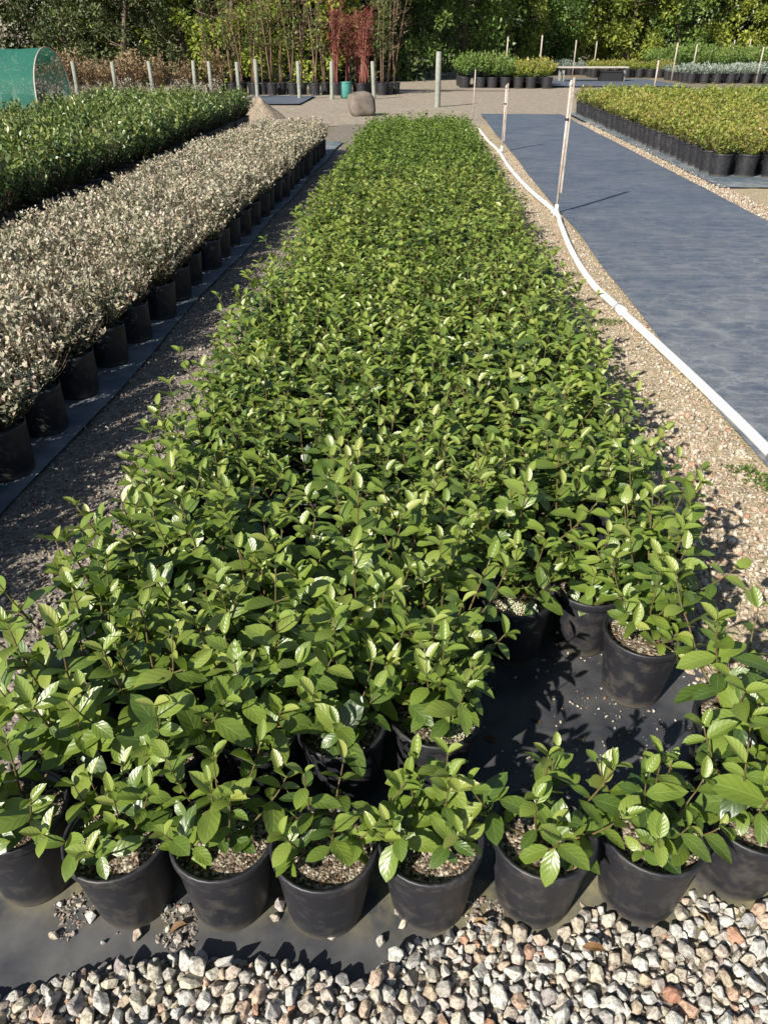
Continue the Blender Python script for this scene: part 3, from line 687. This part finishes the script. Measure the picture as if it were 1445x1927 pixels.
# ------------------------------------------------------------------ bushy plants of the other beds
def mini_leaf(w, fold):
    V = [(0, 0, 0), (-w, .45, fold), (w, .45, fold), (0, .5, 0), (0, 1, -.08)]
    return shape(V, [(0, 3, 1), (0, 2, 3), (1, 3, 4), (3, 2, 4)], [(0, 0, 0), (-1, .45, 0), (1, .45, 0), (0, .5, 0), (0, 1, 0)])
MINI = [mini_leaf(w, f) for w, f in ((.22, .05), (.28, .1), (.32, .02), (.25, .15))]
def gen_bush(r, R, z0, z1, ntw, lpt, ll, age0, age1, jit=.18, low=.78):
    """twigs fan out from the pot centre; leaves along the outer part of each twig"""
    leaves, tw = [], []
    for k in range(ntw):
        a = r.uniform(0, 2 * pi); q = R * r.random() ** .55; top = z0 + (z1 - z0) * (1 - .35 * (q / R) ** 2) * r.uniform(.72, 1.05)
        e = np.array([q * cos(a), q * sin(a), top]); b = np.array([.01 * cos(a), .01 * sin(a), z0])
        mpt = b * .45 + e * .55 + np.array([cos(a), sin(a), 0]) * R * .12
        tw.append((np.array([b, mpt, e]), np.array([.003, .002, .001])))
        for j in range(lpt):
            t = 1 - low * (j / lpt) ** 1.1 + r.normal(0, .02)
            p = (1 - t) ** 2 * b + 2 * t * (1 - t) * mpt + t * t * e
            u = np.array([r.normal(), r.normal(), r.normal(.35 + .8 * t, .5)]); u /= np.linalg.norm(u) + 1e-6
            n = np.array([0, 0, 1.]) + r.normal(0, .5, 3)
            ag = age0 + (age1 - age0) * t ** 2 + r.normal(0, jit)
            leaves.append(xf(MINI[r.integers(4)], frame(u, n), p, ll * r.uniform(.6, 1.25), float(np.clip(ag, 0, 1))))
    return join(leaves), join([tube(p, q, 4, False) for p, q in tw])
def bush_set(n, mat, name, *a, **k):
    return [tuple(gen_bush(rng, *a, **k)) for _ in range(n)]
def place_bush(name, x, y, z, lab, cat, grp, fm, tm, pm, sm, sc=1.0):
    t = ob(name, None, None, (x, y, z), rng.uniform(0, 6.28)); t.empty_display_size = .05; tag(t, lab, cat, grp)
    if pm: ob('pot', pm, t)
    if sm: tag(ob('soil', sm, t), kind='stuff')
    if tm: ob('stem', tm, t)
    tag(ob('foliage', fm, t, scale=sc), kind='stuff')
    return t

# silvery tan shrubs in black bags, staggered rows
SILV = bush_set(8, 0, 0, .185, .165, .46, 86, 18, .0265, .12, .74, jit=.24, low=.92)
sil_f = [mesh('foliage', f, 'leaf_silver') for f, _ in SILV]; sil_t = [mesh('stem', t, 'twig') for _, t in SILV]
def bag_wob(seed):
    r = np.random.default_rng(seed); ph = r.uniform(0, 6, 4)
    return lambda a, z: .035 * sin(4 * a + ph[0]) * (z / .2) + .02 * sin(7 * a + ph[1] + z * 20) + .015 * sin(11 * a + ph[2])
bag_me = [mesh('pot', lathe([(.001, .002), (.092, 0), (.096, .01), (.101, .10), (.104, .19), (.105, .205), (.101, .206), (.097, .18), (.09, .05)], 30, bag_wob(k)), 'pot') for k in range(4)]
bsoil_me = [mesh('soil', soil_shape(.097, .178, rng, amp=.012), 'soil') for _ in range(3)]
k = 0
for c in range(7):
    for rI in range(0, 33):
        y = .95 + .39 * rI + (.195 if c % 2 else 0) + rng.normal(0, .012); x = -1.60 - .165 * c + rng.normal(0, .012) + .012 * (y - 3)
        if y > 12.6 or y + x * 1.0 < -.75: continue
        lab = 'silvery tan small-leaved shrub in a black bag along the edge of the shaded path' if c == 0 else 'silvery tan small-leaved shrub in a black bag inside the pale bed'
        place_bush('potted_silver_shrub', x, y, .024, lab, 'potted plant', 'silvery tan shrubs in rows', sil_f[rng.integers(8)], sil_t[rng.integers(8)], bag_me[rng.integers(4)], bsoil_me[rng.integers(3)], rng.uniform(.9, 1.12))
        k += 1
# darker green hedge-like bed behind them
DARK = bush_set(6, 0, 0, .25, .2, .70, 54, 15, .052, .10, .85, jit=.2, low=.9)
drk_f = [mesh('foliage', f, 'leaf_dark') for f, _ in DARK]; drk_t = [mesh('stem', t, 'twig') for _, t in DARK]
bigpot = mesh('pot', join([pot_body(.14, .115, .26, n=20), pot_rim(.14, .26, n=20)]), 'pot'); bigsoil = mesh('soil', soil_shape(.13, .23, rng, 14, 4), 'soil')
for c in range(8):
    for rI in range(0, 30):
        y = 6.2 + .36 * rI + rng.normal(0, .02); x = -3.45 - .36 * c + rng.normal(0, .02)
        if y > 16.6 or x < -2.2 - .52 * y: continue
        lab = 'dark leafy green shrub in a black pot, outer row facing the silvery bed' if c == 0 else 'dark leafy green shrub in a black pot inside the tall green bed'
        place_bush('potted_hedge_shrub', x, y, -.012, lab, 'potted plant', 'dark green shrubs beyond the silvery bed', drk_f[rng.integers(6)], drk_t[rng.integers(6)], bigpot, bigsoil, rng.uniform(.9, 1.15))
# yellow-green shrubs on the right
GOLD = bush_set(6, 0, 0, .23, .2, .53, 52, 14, .044, .25, .75, jit=.2, low=.85)
gld_f = [mesh('foliage', f, 'leaf_gold') for f, _ in GOLD]; gld_t = [mesh('stem', t, 'twig') for _, t in GOLD]
GRN = bush_set(4, 0, 0, .23, .2, .52, 52, 14, .044, .15, .75, jit=.2, low=.85)
grn_f = [mesh('foliage', f, 'leaf_mid') for f, _ in GRN]
gold_spots = []
for c in range(20):
    for rI in range(34):
        x = 3.80 + .31 * c + rng.normal(0, .02); y = 10.5 + .31 * rI - .04 * c * (rI < 8) + rng.normal(0, .02)
        if y < 20.4 and x < 1.2 + .52 * y + .6: gold_spots.append((y + (0 if c else -9) + c * .3, x, y, c, rI))
gold_spots.sort()
shs, mi = [], []
lowpot = join([pot_body(.14, .115, .25, n=12), pot_rim(.14, .25, n=12)])
for i, (_, x, y, c, rI) in enumerate(gold_spots):
    green = (x - 3.8) * .9 + rng.normal(0, .7) > 2.6 + (y - 10.5) * .12 and y > 11.6
    if i < 290:
        col = 'green' if green else 'yellow-green'
        if c == 0: lab = f'{col} bushy shrub in a black pot, outer row facing the blue mat'
        elif rI == 0: lab = f'{col} bushy shrub in a black pot on the short end row of its bed'
        else: lab = f'{col} bushy shrub in a black pot inside the bed beyond the blue mat'
        place_bush('potted_gold_shrub', x, y, .016, lab, 'potted plant', 'yellow-green shrubs beyond the blue mat', (grn_f[rng.integers(4)] if green else gld_f[rng.integers(6)]), gld_t[rng.integers(6)], bigpot, bigsoil, rng.uniform(.9, 1.15))
    else:
        f = xf((GRN if green else GOLD)[rng.integers(4)][0], rz(rng.uniform(0, 6)), (x, y, .016), rng.uniform(.95, 1.2)); shs.append(f); mi.append(np.full(len(f[1]), 2 if green else 0))
        f = xf(lowpot, None, (x, y, .016)); shs.append(f); mi.append(np.ones(len(f[1])))
if shs: tag(ob('potted_gold_shrubs', mesh('potted_gold_shrubs', join(shs), ['leaf_gold', 'pot', 'leaf_mid'], True, np.concatenate(mi))), 'yellow-green and green potted shrubs at the far end of the bed beyond the blue mat', 'potted plants', kind='stuff')

# ------------------------------------------------------------------ white pipe, risers and stakes
def spline(P, n=8):
    P = np.asarray(P, float); out = []
    Q = np.vstack([2 * P[0] - P[1], P, 2 * P[-1] - P[-2]])
    for i in range(1, len(Q) - 2):
        for t in np.linspace(0, 1, n, endpoint=False):
            a, b, c, d = Q[i - 1:i + 3]
            out.append(.5 * (2 * b + (c - a) * t + (2 * a - 5 * b + 4 * c - d) * t ** 2 + (3 * b - a - 3 * c + d) * t ** 3))
    out.append(P[-1]); return np.array(out)
pp = [(1.53, 1.4), (1.49, 2.2), (1.455, 2.75), (1.43, 3.1), (1.365, 3.81), (1.27, 4.71), (1.215, 5.32), (1.235, 6.25), (1.31, 7.3), (1.345, 7.85), (1.245, 9.3), (1.20, 11.0), (1.21, 12.7), (1.15, 14.2), (1.12, 16.5)]
pl = ob('irrigation_pipe', None, None, (1.3, 5, 0)); tag(pl, 'long white plastic irrigation pipe snaking along the tan gravel beside the blue mat', 'pipe')
P3 = spline([(x - 1.3, y - 5, .034) for x, y in pp]); ob('pipe', mesh('pipe', tube(P3, .0225, 14), 'pvc'), pl)
for (x, y, x2, y2) in [(1.283, 4.62, 1.268, 4.73), (1.342, 7.80, 1.346, 7.93), (1.21, 12.6, 1.21, 12.75), (1.46, 2.62, 1.455, 2.74)]:
    ob('coupling', mesh('coupling', tube([(x - 1.3, y - 5, .034), (x2 - 1.3, y2 - 5, .034)], .0285, 14), 'pvc'), pl)
def riser(x, y, h, r_, lab, z=0., stake=True, mat_='pvc_old', lean=(0, 0)):
    t = ob('sprinkler_riser', None, None, (x, y, z)); tag(t, lab, 'riser', 'sprinkler risers'); t.rotation_euler = (lean[0], lean[1], 0)
    ob('riser_tube', mesh('riser_tube', tube([(0, 0, 0), (0, 0, h * .5), (0, 0, h - .05)], r_, 8), mat_), t)
    ob('sprinkler_head', mesh('sprinkler_head', lathe([(r_ * .9, h - .05), (r_ * 1.35, h - .045), (r_ * 1.35, h - .02), (r_ * .7, h - .012), (r_ * .8, h), (.0005, h + .002)], 10), 'black' if not stake else mat_), t)
    if stake:
        ob('stake', mesh('stake', box((r_ + .009, .003, h * .60), (.018, .016, h * .84)), 'steel', False), t)
        for zz in (.72,): ob('tie', mesh('tie', lathe([(r_ + .002, h * zz), (r_ + .005, h * zz), (r_ + .005, h * zz + .02), (r_ + .002, h * zz + .02)], 8), 'black'), t)
        ob('elbow', mesh('elbow', join([tube([(0, 0, .0), (0, 0, .10)], r_ * 1.6, 10), tube([(-.05, -.0, .034), (.02, 0, .034)], r_ * 1.5, 10)]), 'pvc'), t)
    return t
riser(1.36, 7.89, 1.16, .012, 'tall grey stake with white sprinkler riser standing at the bend of the white pipe')
riser(1.26, 12.8, .92, .012, 'shorter white sprinkler riser on the pipe near the far end of the main bed')
riser(1.17, 19.0, 1.0, .012, 'thin sprinkler riser past the far end of the blue mat', stake=False)
def far(px, y): return None
for x, y, h, l in [(4.9, 36.5, 1.75, 'behind the golden potted shrubs beyond the road'), (3.6, 37.5, 1.7, 'among the green potted shrubs beyond the road'), (7.6, 44, 1.6, 'beside the low potting bench'),
                   (9.2, 47, 1.55, 'behind the low potting bench'), (11.0, 38.5, 1.5, 'in front of the far golden strip'), (12.6, 41, 1.45, 'in the far blue-grey bed'), (14.3, 37.5, 1.35, 'at the front of the far blue-grey bed'),
                   (16.0, 46, 1.6, 'at the back of the far blue-grey bed'), (19.0, 52, 1.7, 'in the far green bed'), (22.5, 54, 1.7, 'deep in the far green bed'), (25.5, 56, 1.75, 'at the far end of the far green bed'), (7.9, 29.5, 1.0, 'standing in the road by the yellow-green shrubs'), (13.6, 30, 1.1, 'standing in the road before the far blue-grey bed')]:
    riser(x, y, h, .03, 'thin grey sprinkler riser ' + l, stake=False, mat_='steel')

# weeds on the gravel
def weed(x, y, R, n, r):
    out = []
    for _ in range(n):
        a, q = r.uniform(0, 6.28), R * r.random() ** .6
        u = np.array([r.normal(0, .8), r.normal(0, .8), r.uniform(.2, 1)]); u /= np.linalg.norm(u)
        out.append(xf(MINI[r.integers(4)], frame(u, [.1, .1, 1]), (x + q * cos(a), y + q * sin(a) * .7, .008 + .02 * (1 - q / R) * r.random()), r.uniform(.008, .02), r.random()))
    return join(out)
W_ = [weed(1.38, 2.56, .10, 420, rng), weed(1.31, 2.66, .06, 160, rng), weed(1.17, 4.5, .10, 200, rng), weed(1.12, 5.6, .09, 160, rng), weed(1.1, 4.0, .06, 80, rng)]
for i, w in enumerate(W_):
    tag(ob('weed_patch', mesh('weed_patch', w, 'leaf_mid')), ['low green weed patch on the gravel touching the white pipe', 'small weed tuft next to the larger patch by the pipe', 'weed patch between the main bed and the pipe coupling', 'weed patch on the gravel where the pipe curves inward', 'tiny weed tuft on the tan gravel under the main bed edge'][i], 'weeds', 'weeds on the gravel', 'stuff')

# ------------------------------------------------------------------ beyond the beds
def heap(R, H, seed, n=28):
    V, T = [(0, 0, H)], []; rings = 9
    for k in range(1, rings + 1):
        for i in range(n):
            a = 2 * pi * i / n; f = k / rings; rr = R * f * (1 + .12 * sin(2 * a + seed) + .05 * sin(5 * a))
            V.append((rr * cos(a), rr * sin(a) * .8, H * (1 - f ** 1.35) ** 1.25 * (1 - .12 * sin(3 * a + seed)) + .015 * sin(9 * a + k) - (.03 if k == rings else 0)))
    for i in range(n): T.append((0, 1 + i, 1 + (i + 1) % n))
    for k in range(rings - 1):
        for i in range(n):
            a = 1 + k * n + i; b = 1 + k * n + (i + 1) % n; T += [(a, a + n, b + n), (a, b + n, b)]
    return shape(V, T)
tag(ob('sand_heap', mesh('sand_heap', heap(.56, .42, 1.0), 'sand'), None, (-3.72, 19.3, -.03)), 'pale conical heap of sand at the roadside behind the silvery bed', 'sand heap')
bv, bt = ico(3); bv = bv.copy(); bv = np.sign(bv) * np.abs(bv) ** .60
bv *= np.array([.30, .28, .26]); bv *= (1 + .13 * vnoise(bv[:, 0] * 3 + bv[:, 2], bv[:, 1] * 3 - bv[:, 2] * 2, 40, 2.4))[:, None]
tag(ob('boulder', mesh('boulder', shape(bv, bt), 'boulder'), None, (-1.42, 20.2, .19), .4), 'squarish grey-brown boulder on the roadside at the end of the main bed', 'boulder')

def post(x, y, h, lab, r_=.06):
    t = ob('timber_post', mesh('timber_post', lathe([(r_, -.05), (r_, h * .5), (r_ * .96, h - .01), (r_ * .85, h), (.001, h + .004)], 12, lambda a, z: .03 * sin(3 * a + x)), 'timber'), None, (x, y, -.03))
    t.rotation_euler = (rng.normal(0, .015), rng.normal(0, .02), 0)
    tag(t, lab, 'post', 'timber posts along the far side of the road')
for x, h, l in [(-10.6, 1.0, 'nearest the green net tunnel'), (-9.4, .98, 'second from the green net tunnel'), (-8.25, 1.0, 'third from the green net tunnel'), (-6.95, 1.02, 'fourth from the green net tunnel'), (-6.45, 1.0, 'paired with its neighbour left of the small weed mat'),
                (-5.6, .98, 'at the near corner of the small weed mat'), (-5.05, 1.05, 'at the front of the small weed mat'), (-3.75, 1.0, 'at the start of the row of bare-stemmed trees'), (-2.75, 1.0, 'in front of the bare-stemmed trees'), (-1.45, 1.0, 'before the red-stemmed trees')]:
    post(x, 26.3 + .03 * x, h, 'grey-green timber post ' + l)
post(.44, 22.9, 1.28, 'tall grey-green timber post standing alone at the road past the main bed', .075)

# green net tunnel
tn = ob('net_tunnel', None, None, (-10.2, 23.4, -.03), rad(8)); tag(tn, 'low green shade-net hoop tunnel with an open end beyond the dark green shrubs', 'tunnel')
def arch(x, W2=1.75, H=1.36, n=22): return np.array([(x, W2 * cos(pi * i / n), H * sin(pi * i / n) ** .8) for i in range(n + 1)])
rows_ = [arch(-.32 * i + (.0 if i else .0)) for i in range(22)]
V = np.concatenate([a + np.array([0, 0, -.03 * (1 - cos(i * 2 * pi / 5)) / 2]) for i, a in enumerate(rows_)]); n = 23; T = []
for i in range(21):
    for j in range(22):
        a = i * n + j; T += [(a, a + 1, a + n + 1), (a, a + n + 1, a + n)]
ob('net_cover', mesh('net_cover', shape(V, T), 'net'), tn)
for i in range(0, 22, 5): ob('hoop', mesh('hoop', tube(arch(-.32 * i, 1.765, 1.372), .022, 6), 'steel'), tn)
TUN = bush_set(3, 0, 0, .2, .15, .55, 22, 8, .06, .2, .8)
tun_f = [mesh('foliage', f, 'leaf_grey') for f, _ in TUN]
for i in range(14):
    place_bush('potted_dry_shrub', -10.3 - .45 * (i // 2) + rng.normal(0, .05), 22.9 + .9 * (i % 2) - .06 * i, -.03, 'pale dry potted shrub sheltered under the green net tunnel', 'potted plant', 'dry shrubs under the net', tun_f[rng.integers(3)], None, bigpot, bigsoil, 1.2)

# row of bare-stemmed potted trees at the far side of the road
def tall_tree(x, y, h, bark, leaf, lab, grp, r, nst=1, crown=True):
    t = ob('potted_tree', None, None, (x, y, -.03)); tag(t, lab, 'tree', grp)
    ob('pot', bigpot, t, scale=1.3)
    sh, cl = [], []
    for s in range(nst):
        p = np.array([r.normal(0, .03), r.normal(0, .03), .28]); pts = [p]; d = np.array([r.normal(0, .06), r.normal(0, .06), 1])
        for k in range(7): d = d + np.array([r.normal(0, .03), r.normal(0, .03), 0]); p = p + d * (h - .3) / 7; pts.append(p)
        sh.append(tube(pts, np.linspace(.026, .008, 8), 6))
        for k in range(3, 8):
            for b in range(3):
                a = r.uniform(0, 6.28); e = pts[k] + np.array([cos(a) * .25, sin(a) * .25, .22]) * r.uniform(.5, 1.2)
                sh.append(tube([pts[k], e], [.008, .003], 4, False))
                for q in range(16 if crown else 5):
                    u = r.normal(0, 1, 3); cl.append(xf(MINI[r.integers(4)], frame(u, [0, 0, 1.]), pts[k] + (e - pts[k]) * r.uniform(.3, 1.1) + r.normal(0, .05, 3), r.uniform(.05, .10), r.random()))
    ob('trunk', mesh('trunk', join(sh), bark), t); tag(ob('crown', mesh('crown', join(cl), leaf), t), kind='stuff')
for i in range(27):
    x = -7.0 + .235 * i + rng.normal(0, .06); y = 28.2 + .5 * (i % 3) + rng.normal(0, .1)
    red = -2.95 < x < -1.75; 
    if red: tall_tree(x, y, rng.uniform(2.0, 2.5), 'bark_red', 'leaf_red', 'slender potted tree with red stems and red leaves past the road', 'red-stemmed potted trees', rng, 6, False)
    else: tall_tree(x, y, rng.uniform(2.2, 3.0), 'bark_tan', 'leaf_brown' if i % 3 else 'leaf_mid', 'slender bare-stemmed potted tree in the row ' + ('with sparse brown leaves' if i % 3 else 'with sparse green leaves'), 'bare-stemmed potted trees', rng, 2, i % 3 == 0)
bn = ob('plastic_drum', None, None, (-2.35, 26.6, -.03)); tag(bn, 'small teal plastic drum at the foot of the bare-stemmed trees', 'drum')
ob('body', mesh('body', lathe([(.001, 0), (.15, 0), (.17, .06), (.185, .3), (.175, .42)], 18), 'teal'), bn); ob('lid', mesh('lid', lathe([(.18, .415), (.19, .43), (.18, .45), (.001, .46)], 18), 'teal'), bn)
# brown dry bushes among the posts
BR = bush_set(4, 0, 0, .45, .05, 1.15, 50, 10, .09, .1, .9)
br_f = [mesh('foliage', f, 'leaf_brown') for f, _ in BR]; br_t = [mesh('stem', t, 'twig') for _, t in BR]
for i in range(16):
    x = -12.2 + .62 * (i % 10) + rng.normal(0, .1); y = 27.6 + 1.0 * (i // 10) + rng.normal(0, .1)
    place_bush('dry_bush', x, y, -.03, 'brown dry bush behind the timber posts', 'bush', 'dry bushes behind the posts', br_f[rng.integers(4)], br_t[rng.integers(4)], None, None, rng.uniform(.8, 1.25))
GT = bush_set(3, 0, 0, .25, .02, .55, 26, 8, .07, .2, .9)
gt_f = [mesh('foliage', f, 'leaf_grey') for f, _ in GT]
for i in range(12):
    place_bush('dry_tuft', -10.4 + .42 * i + rng.normal(0, .1), 25.3 + rng.normal(0, .3), -.03, 'pale dry tuft at the feet of the timber posts', 'tuft', 'dry tufts by the posts', gt_f[rng.integers(3)], None, None, None, rng.uniform(.7, 1.1))

# far potted beds
FG = bush_set(4, 0, 0, .38, .25, .85, 40, 9, .085, .2, .8); FB = bush_set(3, 0, 0, .36, .2, .62, 40, 9, .07, .2, .8)
fg_f = [mesh('foliage', f, 'leaf_mid') for f, _ in FG]; fy_f = [mesh('foliage', f, 'leaf_gold') for f, _ in FG]; fb_f = [mesh('foliage', f, 'leaf_blue') for f, _ in FB]
hugepot = mesh('pot', join([pot_body(.22, .18, .36, n=14), pot_rim(.22, .36, n=14)]), 'pot')
def far_bed(x0, x1, y0, y1, dx, dy, fs, lab, grp, sc=1.0, z=-.03, nm='potted_bush'):
    y = y0
    while y <= y1:
        x = x0
        while x <= x1:
            place_bush(nm, x + rng.normal(0, .05), y + .02 * x + rng.normal(0, .05), z, lab, 'potted plant', grp, fs[rng.integers(len(fs))], None, hugepot, None, sc * rng.uniform(.88, 1.15)); x += dx
        y += dy
far_bed(1.7, 3.4, 32.9, 35.5, .5, .55, fg_f, 'green potted shrub beyond the road, beside the golden ones', 'far green shrubs by the track', 1.25, nm='potted_green_bush')
far_bed(3.7, 5.1, 32.9, 35.5, .5, .55, fy_f, 'golden potted shrub beyond the road, beside the green ones', 'far golden shrubs by the track', 1.05, nm='potted_golden_bush')
far_bed(5.6, 8.6, 47, 48.5, .6, .6, fb_f, 'pale blue-grey potted shrub behind the low potting bench', 'far blue-grey shrubs behind the bench', nm='potted_blue_shrub')
far_bed(8.6, 13.0, 43.5, 45.0, .55, .7, fy_f, 'golden potted shrub in the strip behind the far weed mat', 'far golden strip', .85, nm='potted_golden_bush')
far_bed(11.6, 17.2, 37.4, 41.5, .55, .7, fb_f, 'blue-grey potted shrub in the far bed across the road', 'far blue-grey bed', 1.05, nm='potted_blue_shrub')
far_bed(13.0, 27.5, 44.5, 50.5, .75, 1.0, fg_f, 'green potted shrub in the large far bed across the road', 'large far green bed', 1.5, nm='potted_green_bush')
far_bed(17.8, 23.5, 37.6, 40.0, .6, .8, fg_f, 'green potted shrub at the road end of the far blue-grey bed', 'green shrubs by the far blue-grey bed', 1.1, nm='potted_green_bush')
# low bench
bn = ob('potting_bench', None, None, (7.5, 38.6, -.03), rad(6)); tag(bn, 'low grey potting bench with a dark crate underneath, beyond the road', 'bench')
for k in range(3): ob('plank', mesh('plank', box((0, -.3 + .3 * k, .56), (3.0, .27, .05)), 'plank', False), bn)
for sx in (-1.35, 1.35):
    for sy in (-.3, .3): ob('leg', mesh('leg', box((sx, sy, .265), (.09, .09, .53)), 'timber', False), bn)
tag(ob('crate', mesh('crate', join([box((0, 0, .2), (.9, .6, .36)), box((0, 0, .4), (.96, .66, .05))]), 'black', False), None, (8.3, 38.5, -.03), rad(6)), 'dark plastic crate stored under the low potting bench', 'crate')

# ------------------------------------------------------------------ trees along the boundary
def gen_tree(r, h, R, zc, ncl, lpc, ll, bark, leaf):
    """trunk with limbs; crown of leaf clumps carried on the limbs"""
    sh, cl = [], []
    p = np.zeros(3); pts = [p]; d = np.array([r.normal(0, .05), r.normal(0, .05), 1.])
    for k in range(8): d = d + np.array([r.normal(0, .05), r.normal(0, .05), 0]); p = p + d * h * .85 / 8; pts.append(p)
    pts = np.array(pts); sh.append(tube(pts, np.linspace(.045 * R + .05, .02, 9), 8))
    for c in range(ncl):
        t = r.random(); z = zc + (h - zc) * t; prof = (sin(pi * (t * .82 + .16))) ** .55
        a = r.uniform(0, 6.28); q = R * prof * r.random() ** .38
        e = np.array([q * cos(a), q * sin(a), z]) + pts[min(int(t * 8), 8)] * np.array([1, 1, 0])
        b = pts[min(max(int((z - .22 * q) / (h * .85) * 8), 1), 8)]
        if c % 3 == 0: sh.append(tube([b, b * .45 + e * .55 + np.array([0, 0, -.1]), e], [.035, .022, .008], 5, False))
        cr = r.uniform(.28, .55); shade = r.uniform(-.22, .22)
        L = r.normal(0, 1, (lpc, 3)); L /= np.linalg.norm(L, axis=1)[:, None]; rr = cr * r.random(lpc) ** .4
        for k in range(lpc):
            pos = e + L[k] * rr[k] * np.array([1, 1, .75]); u = L[k] + r.normal(0, .6, 3)
            cl.append((pos, frame(u, L[k] * .6 + np.array([0, 0, .8]) + r.normal(0, .4, 3)), ll * r.uniform(.6, 1.3), float(np.clip(.5 + shade + r.normal(0, .15), 0, 1)), r.integers(4)))
    P = np.array([c[0] for c in cl]); Rm = np.array([c[1] for c in cl]); sc = np.array([c[2] for c in cl]); ag = np.array([c[3] for c in cl]); base = np.array([MINI[c[4]][0] for c in cl])
    V = np.einsum('nij,nkj->nki', Rm, base * sc[:, None, None]) + P[:, None, :]
    T = (MINI[0][1][None] + (np.arange(len(P)) * 5)[:, None, None]).reshape(-1, 3)
    L = np.zeros((len(P), 5, 3)); L[:, :, 2] = ag[:, None]
    return shape(V.reshape(-1, 3), T, L.reshape(-1, 3)), join(sh)
TREES = {}
def tree_kind(key, n, *a):
    TREES[key] = []
    for _ in range(n):
        c, t = gen_tree(rng, *a); TREES[key].append((mesh('crown', c, a[-1]), mesh('trunk', t, a[-2])))
tree_kind('bright', 3, 6.5, 2.2, .3, 120, 95, .17, 'bark', 'leaf_bright')
tree_kind('olive', 2, 6.5, 2.1, .2, 120, 95, .16, 'bark', 'leaf_olive')
tree_kind('grey', 1, 5.5, 2.0, .6, 70, 60, .12, 'bark_pale', 'leaf_grey')
tree_kind('mid', 2, 6.0, 2.1, .3, 120, 95, .16, 'bark', 'leaf_mid')
def tree(key, x, y, s, lab, grp):
    c, t = TREES[key][rng.integers(len(TREES[key]))]
    e = ob('boundary_tree', None, None, (x, y, -.05), rng.uniform(0, 6.28), s); tag(e, lab, 'tree', grp)
    ob('trunk', t, e); tag(ob('crown', c, e), kind='stuff')
LB = {'bright': 'leafy yellow-green boundary tree ', 'olive': 'dark olive-green boundary tree ', 'grey': 'grey-brown twiggy boundary tree ', 'mid': 'mid-green boundary tree '}
row = [('grey', -20.5, 36), ('grey', -17.4, 35), ('olive', -14.6, 36), ('olive', -12.2, 35), ('olive', -9.9, 36.5), ('bright', -7.6, 35.5), ('bright', -5.2, 36.5), ('olive', -3.2, 38), ('mid', -.9, 40),
       ('olive', .9, 62), ('mid', 2.0, 44), ('bright', 4.6, 49), ('mid', 6.8, 52), ('bright', 9.6, 55), ('bright', 13.0, 56), ('mid', 16.2, 57), ('bright', 19.6, 58), ('bright', 23.0, 58), ('mid', 26.4, 59), ('bright', 29.8, 59), ('bright', 33.0, 60)]
for i, (k_, x, y) in enumerate(row):
    side = 'behind the net tunnel and posts' if x < -9 else ('behind the bare-stemmed potted trees' if x < 1.2 else 'behind the far potted beds')
    tree(k_, x, y, rng.uniform(.95, 1.2) * (1.25 if y > 50 else 1), LB[k_] + side, 'boundary trees, front rank')
for i in range(24):
    x = -30 + 3.1 * i; y = (42 if x < 0 else 52 + .35 * x) + rng.normal(0, 1)
    if x > 1: y = max(y, 62)
    k_ = ['olive', 'mid', 'bright'][i % 3]
    tree(k_, x, y, rng.uniform(1.6, 1.95), 'tall ' + LB[k_].strip() + ' in the rear rank of the tree line', 'boundary trees, rear rank')
